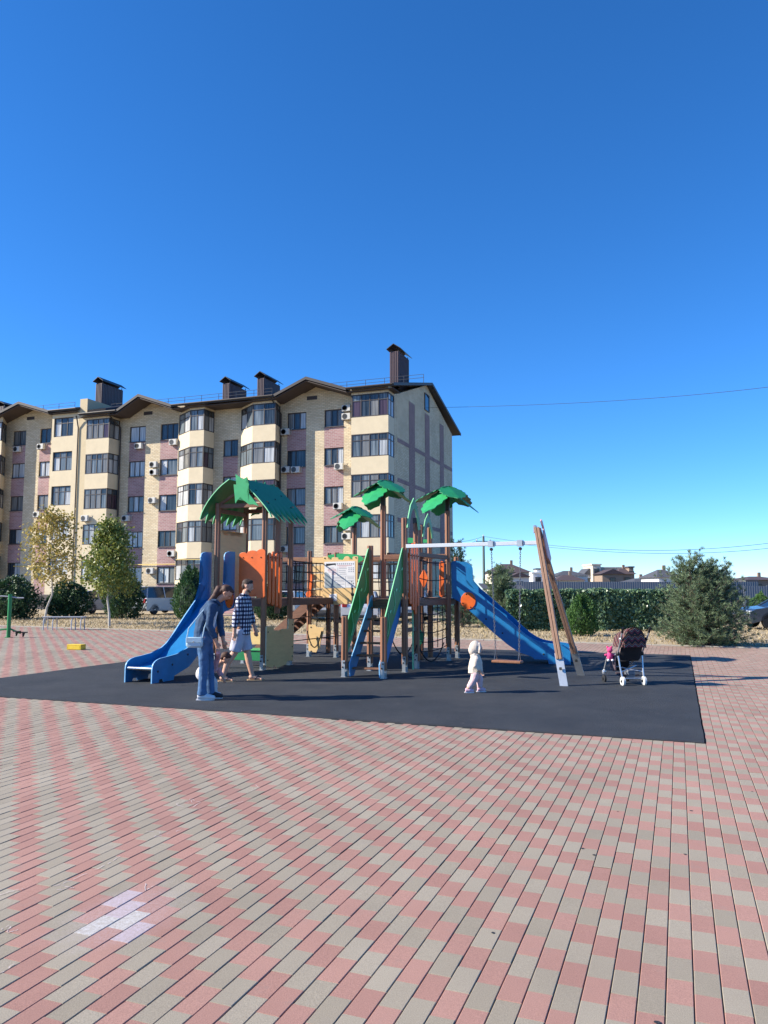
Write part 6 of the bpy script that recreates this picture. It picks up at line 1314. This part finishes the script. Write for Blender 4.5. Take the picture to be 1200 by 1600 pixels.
s = .215; fig([('e', hw(-.10, 0, .13), (.44*s, .36*s, .40*s), 42), ('e', hw(.15, 0, .36), (.22*s, .3*s, .15*s), 42), ('e', hw(-.3, 0, -.12), (.22*s, .3*s, .32*s), 30), ('t', [hw(-.3, 0, .0), hw(-.55, 0, -.12), (.08, -.03, 1.46), (.03, -.06, 1.4), (.01, -.08, 1.33)], [.05, .055, .05, .038, .012])], 'hair', 'hair_brown', woman, .008, .02, 3)
# shoulder bag
bag = thing('shoulder_bag', 'pale blue shoulder bag hanging at the bending woman\'s hip', 'bag', Vector((wg.x-.14, wg.y-.23, .84)))
MB().cbox((0, 0, 0), (.24, .085, .15), .03).build('pouch', 'bag_blue', bag, True, .012); MB().cbox((.0, -.046, .035), (.225, .012, .075), .005).build('flap', 'bag_blue', bag, False, .004); MB().lathe([(.012, 0), (.012, .006)], (0, -.053, .01), 10, (0, -1, 0)).build('clasp', 'steel', bag)
MB().tube([(-.11, 0, .06), (-.09, .01, .2), (.03, .04, .36), (.15, .11, .52), (.21, .2, .58)], .009, 6).build('strap', 'bag_blue', bag, True); MB().tube([(.11, 0, .06), (.13, .02, .2), (.19, .08, .42), (.23, .18, .57)], .009, 6).build('strap', 'bag_blue', bag, True)
# toddler held by the hand
cg = Vector((wg.x-.01, wg.y+.30, .012)); kid = thing('person', 'toddler in pink top with brown hair, half hidden behind the woman\'s legs', 'person', cg)
hp, hk_ = head((.215, -.02, .565), .165, 35, kid)
KH = Vector((woman.location.x+nW[0]+.03-cg.x, woman.location.y+nW[1]+.02-cg.y, .775))
body = hp + [('t', [(.07, 0, .44), (.13, -.01, .49), (.17, -.015, .52)], [.05, .04, .038]), ('t', [(-.1, 0, .33), (-.03, 0, .39), (.06, 0, .45)], [(.085, .085), (.08, .085), (.065, .075)]), ('t', [(.07, -.08, .45), (.13, -.15, .58), tuple(KH-Vector((0, 0, .05)))], [.032, .026, .02]), ('t', [(.07, .08, .44), (.1, .11, .34), (.16, .1, .26)], [.032, .026, .02]),
     ('t', [(-.1, -.045, .32), (-.06, -.05, .18), (-.1, -.05, .05)], [.065, .045, .03]), ('t', [(-.08, .045, .32), (.04, .05, .19), (.05, .05, .05)], [.065, .045, .03])] + hand(KH-Vector((0, 0, .05)), (0, 0, 1), 1, .55, .8) + hand((.16, .1, .26), (.3, 0, -1), -1, .55, .8)
fig(body, 'body', 'skin', kid, .006, 0, 3); face_marks(hk_, .165, kid, 35)
fig([('t', [(-.1, 0, .37), (-.03, 0, .40), (.05, 0, .45), (.1, 0, .475)], [(.085, .095), (.09, .1), (.075, .09), (.045, .05)]), ('t', [(.06, -.06, .45), (.07, -.085, .46), (.13, -.15, .58), tuple(KH-Vector((0, .01, .09)))], [.045, .045, .038, .032]), ('t', [(.06, .06, .44), (.07, .085, .44), (.1, .11, .34), (.14, .105, .29)], [.045, .045, .038, .03])], 'top', 'top_pink', kid, .008, .012, 2)
fig([('e', (-.125, 0, .34), (.105, .105, .115), 20), ('t', [(-.1, -.045, .33), (-.065, -.05, .18), (-.1, -.05, .06)], [.085, .06, .042]), ('t', [(-.08, .045, .33), (.035, .05, .19), (.045, .05, .06)], [.085, .06, .042])], 'trousers', 'pants_white', kid, .008, .01, 2)
for x, y in ((-.1, -.05), (.05, .05)): fig([('t', [(x-.035, y, .032), (x+.03, y, .035), (x+.085, y, .025)], [.032, .034, .022])], 'shoe', 'shoe_white', kid, .006, 0, 2)
s = .165; fig([('e', hk_(-.08, 0, .13), (.45*s, .37*s, .42*s), 35), ('e', hk_(.15, 0, .36), (.22*s, .3*s, .14*s), 35), ('e', hk_(-.25, 0, -.1), (.2*s, .3*s, .25*s), 30)], 'hair', 'hair_brown', kid, .007, .012, 2)
# toddler walking alone
tg = G(744, 1083); tod = thing('person', 'toddler in cream hooded fleece and pink trousers walking alone on the rubber', 'person', Vector((tg.x, tg.y, .012)))
hp, ht_ = head((.03, 0, .665), .17, 6, tod)
rA, fA = (-.135, -.045, .05), (.06, .05, .045)
body = hp + [('t', [(0, 0, .5), (.01, 0, .56), (.02, 0, .6)], [.05, .042, .042]), ('t', [(0, 0, .32), (.005, 0, .42), (.005, 0, .52)], [(.085, .09), (.085, .09), (.06, .075)]), ('t', [(0, -.1, .51), (-.02, -.13, .41), (.05, -.125, .335)], [.034, .028, .02]), ('t', [(0, .1, .51), (.03, .13, .41), (.07, .12, .34)], [.034, .028, .02]),
     ('t', [(0, -.045, .31), (-.045, -.045, .18), rA], [.065, .046, .03]), ('t', [(0, .045, .31), (.065, .05, .18), fA], [.065, .046, .03])] + hand((.05, -.125, .335), (.6, 0, -.8), 1, .55, .9) + hand((.07, .12, .34), (.5, 0, -.8), -1, .55, .9)
fig(body, 'body', 'skin', tod, .006, 0, 3); face_marks(ht_, .17, tod, 6)
fig([('t', [(-.005, 0, .29), (-.005, 0, .38), (0, 0, .46), (0, 0, .54), (.005, 0, .58)], [(.115, .115), (.112, .115), (.1, .11), (.075, .09), (.05, .055)]), ('t', [(0, -.07, .52), (-.005, -.105, .5), (-.025, -.135, .41), (.035, -.13, .355)], [.05, .054, .046, .04]), ('t', [(0, .07, .52), (0, .105, .5), (.03, .135, .41), (.06, .125, .36)], [.05, .054, .046, .04]), ('t', [(-.06, 0, .555), (-.02, -.06, .57), (.05, -.05, .565)], [.035, .035, .02]), ('t', [(-.06, 0, .555), (-.02, .06, .57), (.05, .05, .565)], [.035, .035, .02])], 'fleece', 'fleece_cream', tod, .008, .016, 2)
fig([('e', (-.005, 0, .685), (.095, .088, .105)), ('e', (-.04, 0, .64), (.075, .075, .085)), ('t', [(.045, -.075, .60), (.06, -.08, .67), (.055, -.05, .745), (.055, .05, .745), (.06, .08, .67), (.045, .075, .60)], [.018, .02, .02, .02, .02, .018])], 'hood', 'fleece_cream', tod, .007, .012, 2)
fig([('t', [(0, 0, .36), (0, 0, .31), (0, 0, .27)], [(.085, .092), (.09, .098), (.08, .092)]), ('t', [(0, -.045, .3), (-.045, -.045, .18), (-.12, -.045, .075)], [.08, .058, .04]), ('t', [(0, .045, .3), (.062, .05, .18), (.062, .05, .07)], [.08, .058, .04])], 'trousers', 'pants_pink', tod, .008, .012, 2)
for x, y, z in (rA, fA): fig([('t', [(x-.035, y, .036), (x+.03, y, .04), (x+.09, y, .027)], [.034, .037, .024])], 'shoe', 'pink_shoe', tod, .006, 0, 2); MB().prism([(x-.05, y-.022), (x+.07, y-.028), (x+.1, y), (x+.07, y+.028), (x-.05, y+.022)], lambda a, c, o_: (a, c, .007+o_), .014).build('sole', 'shoe_white', tod)
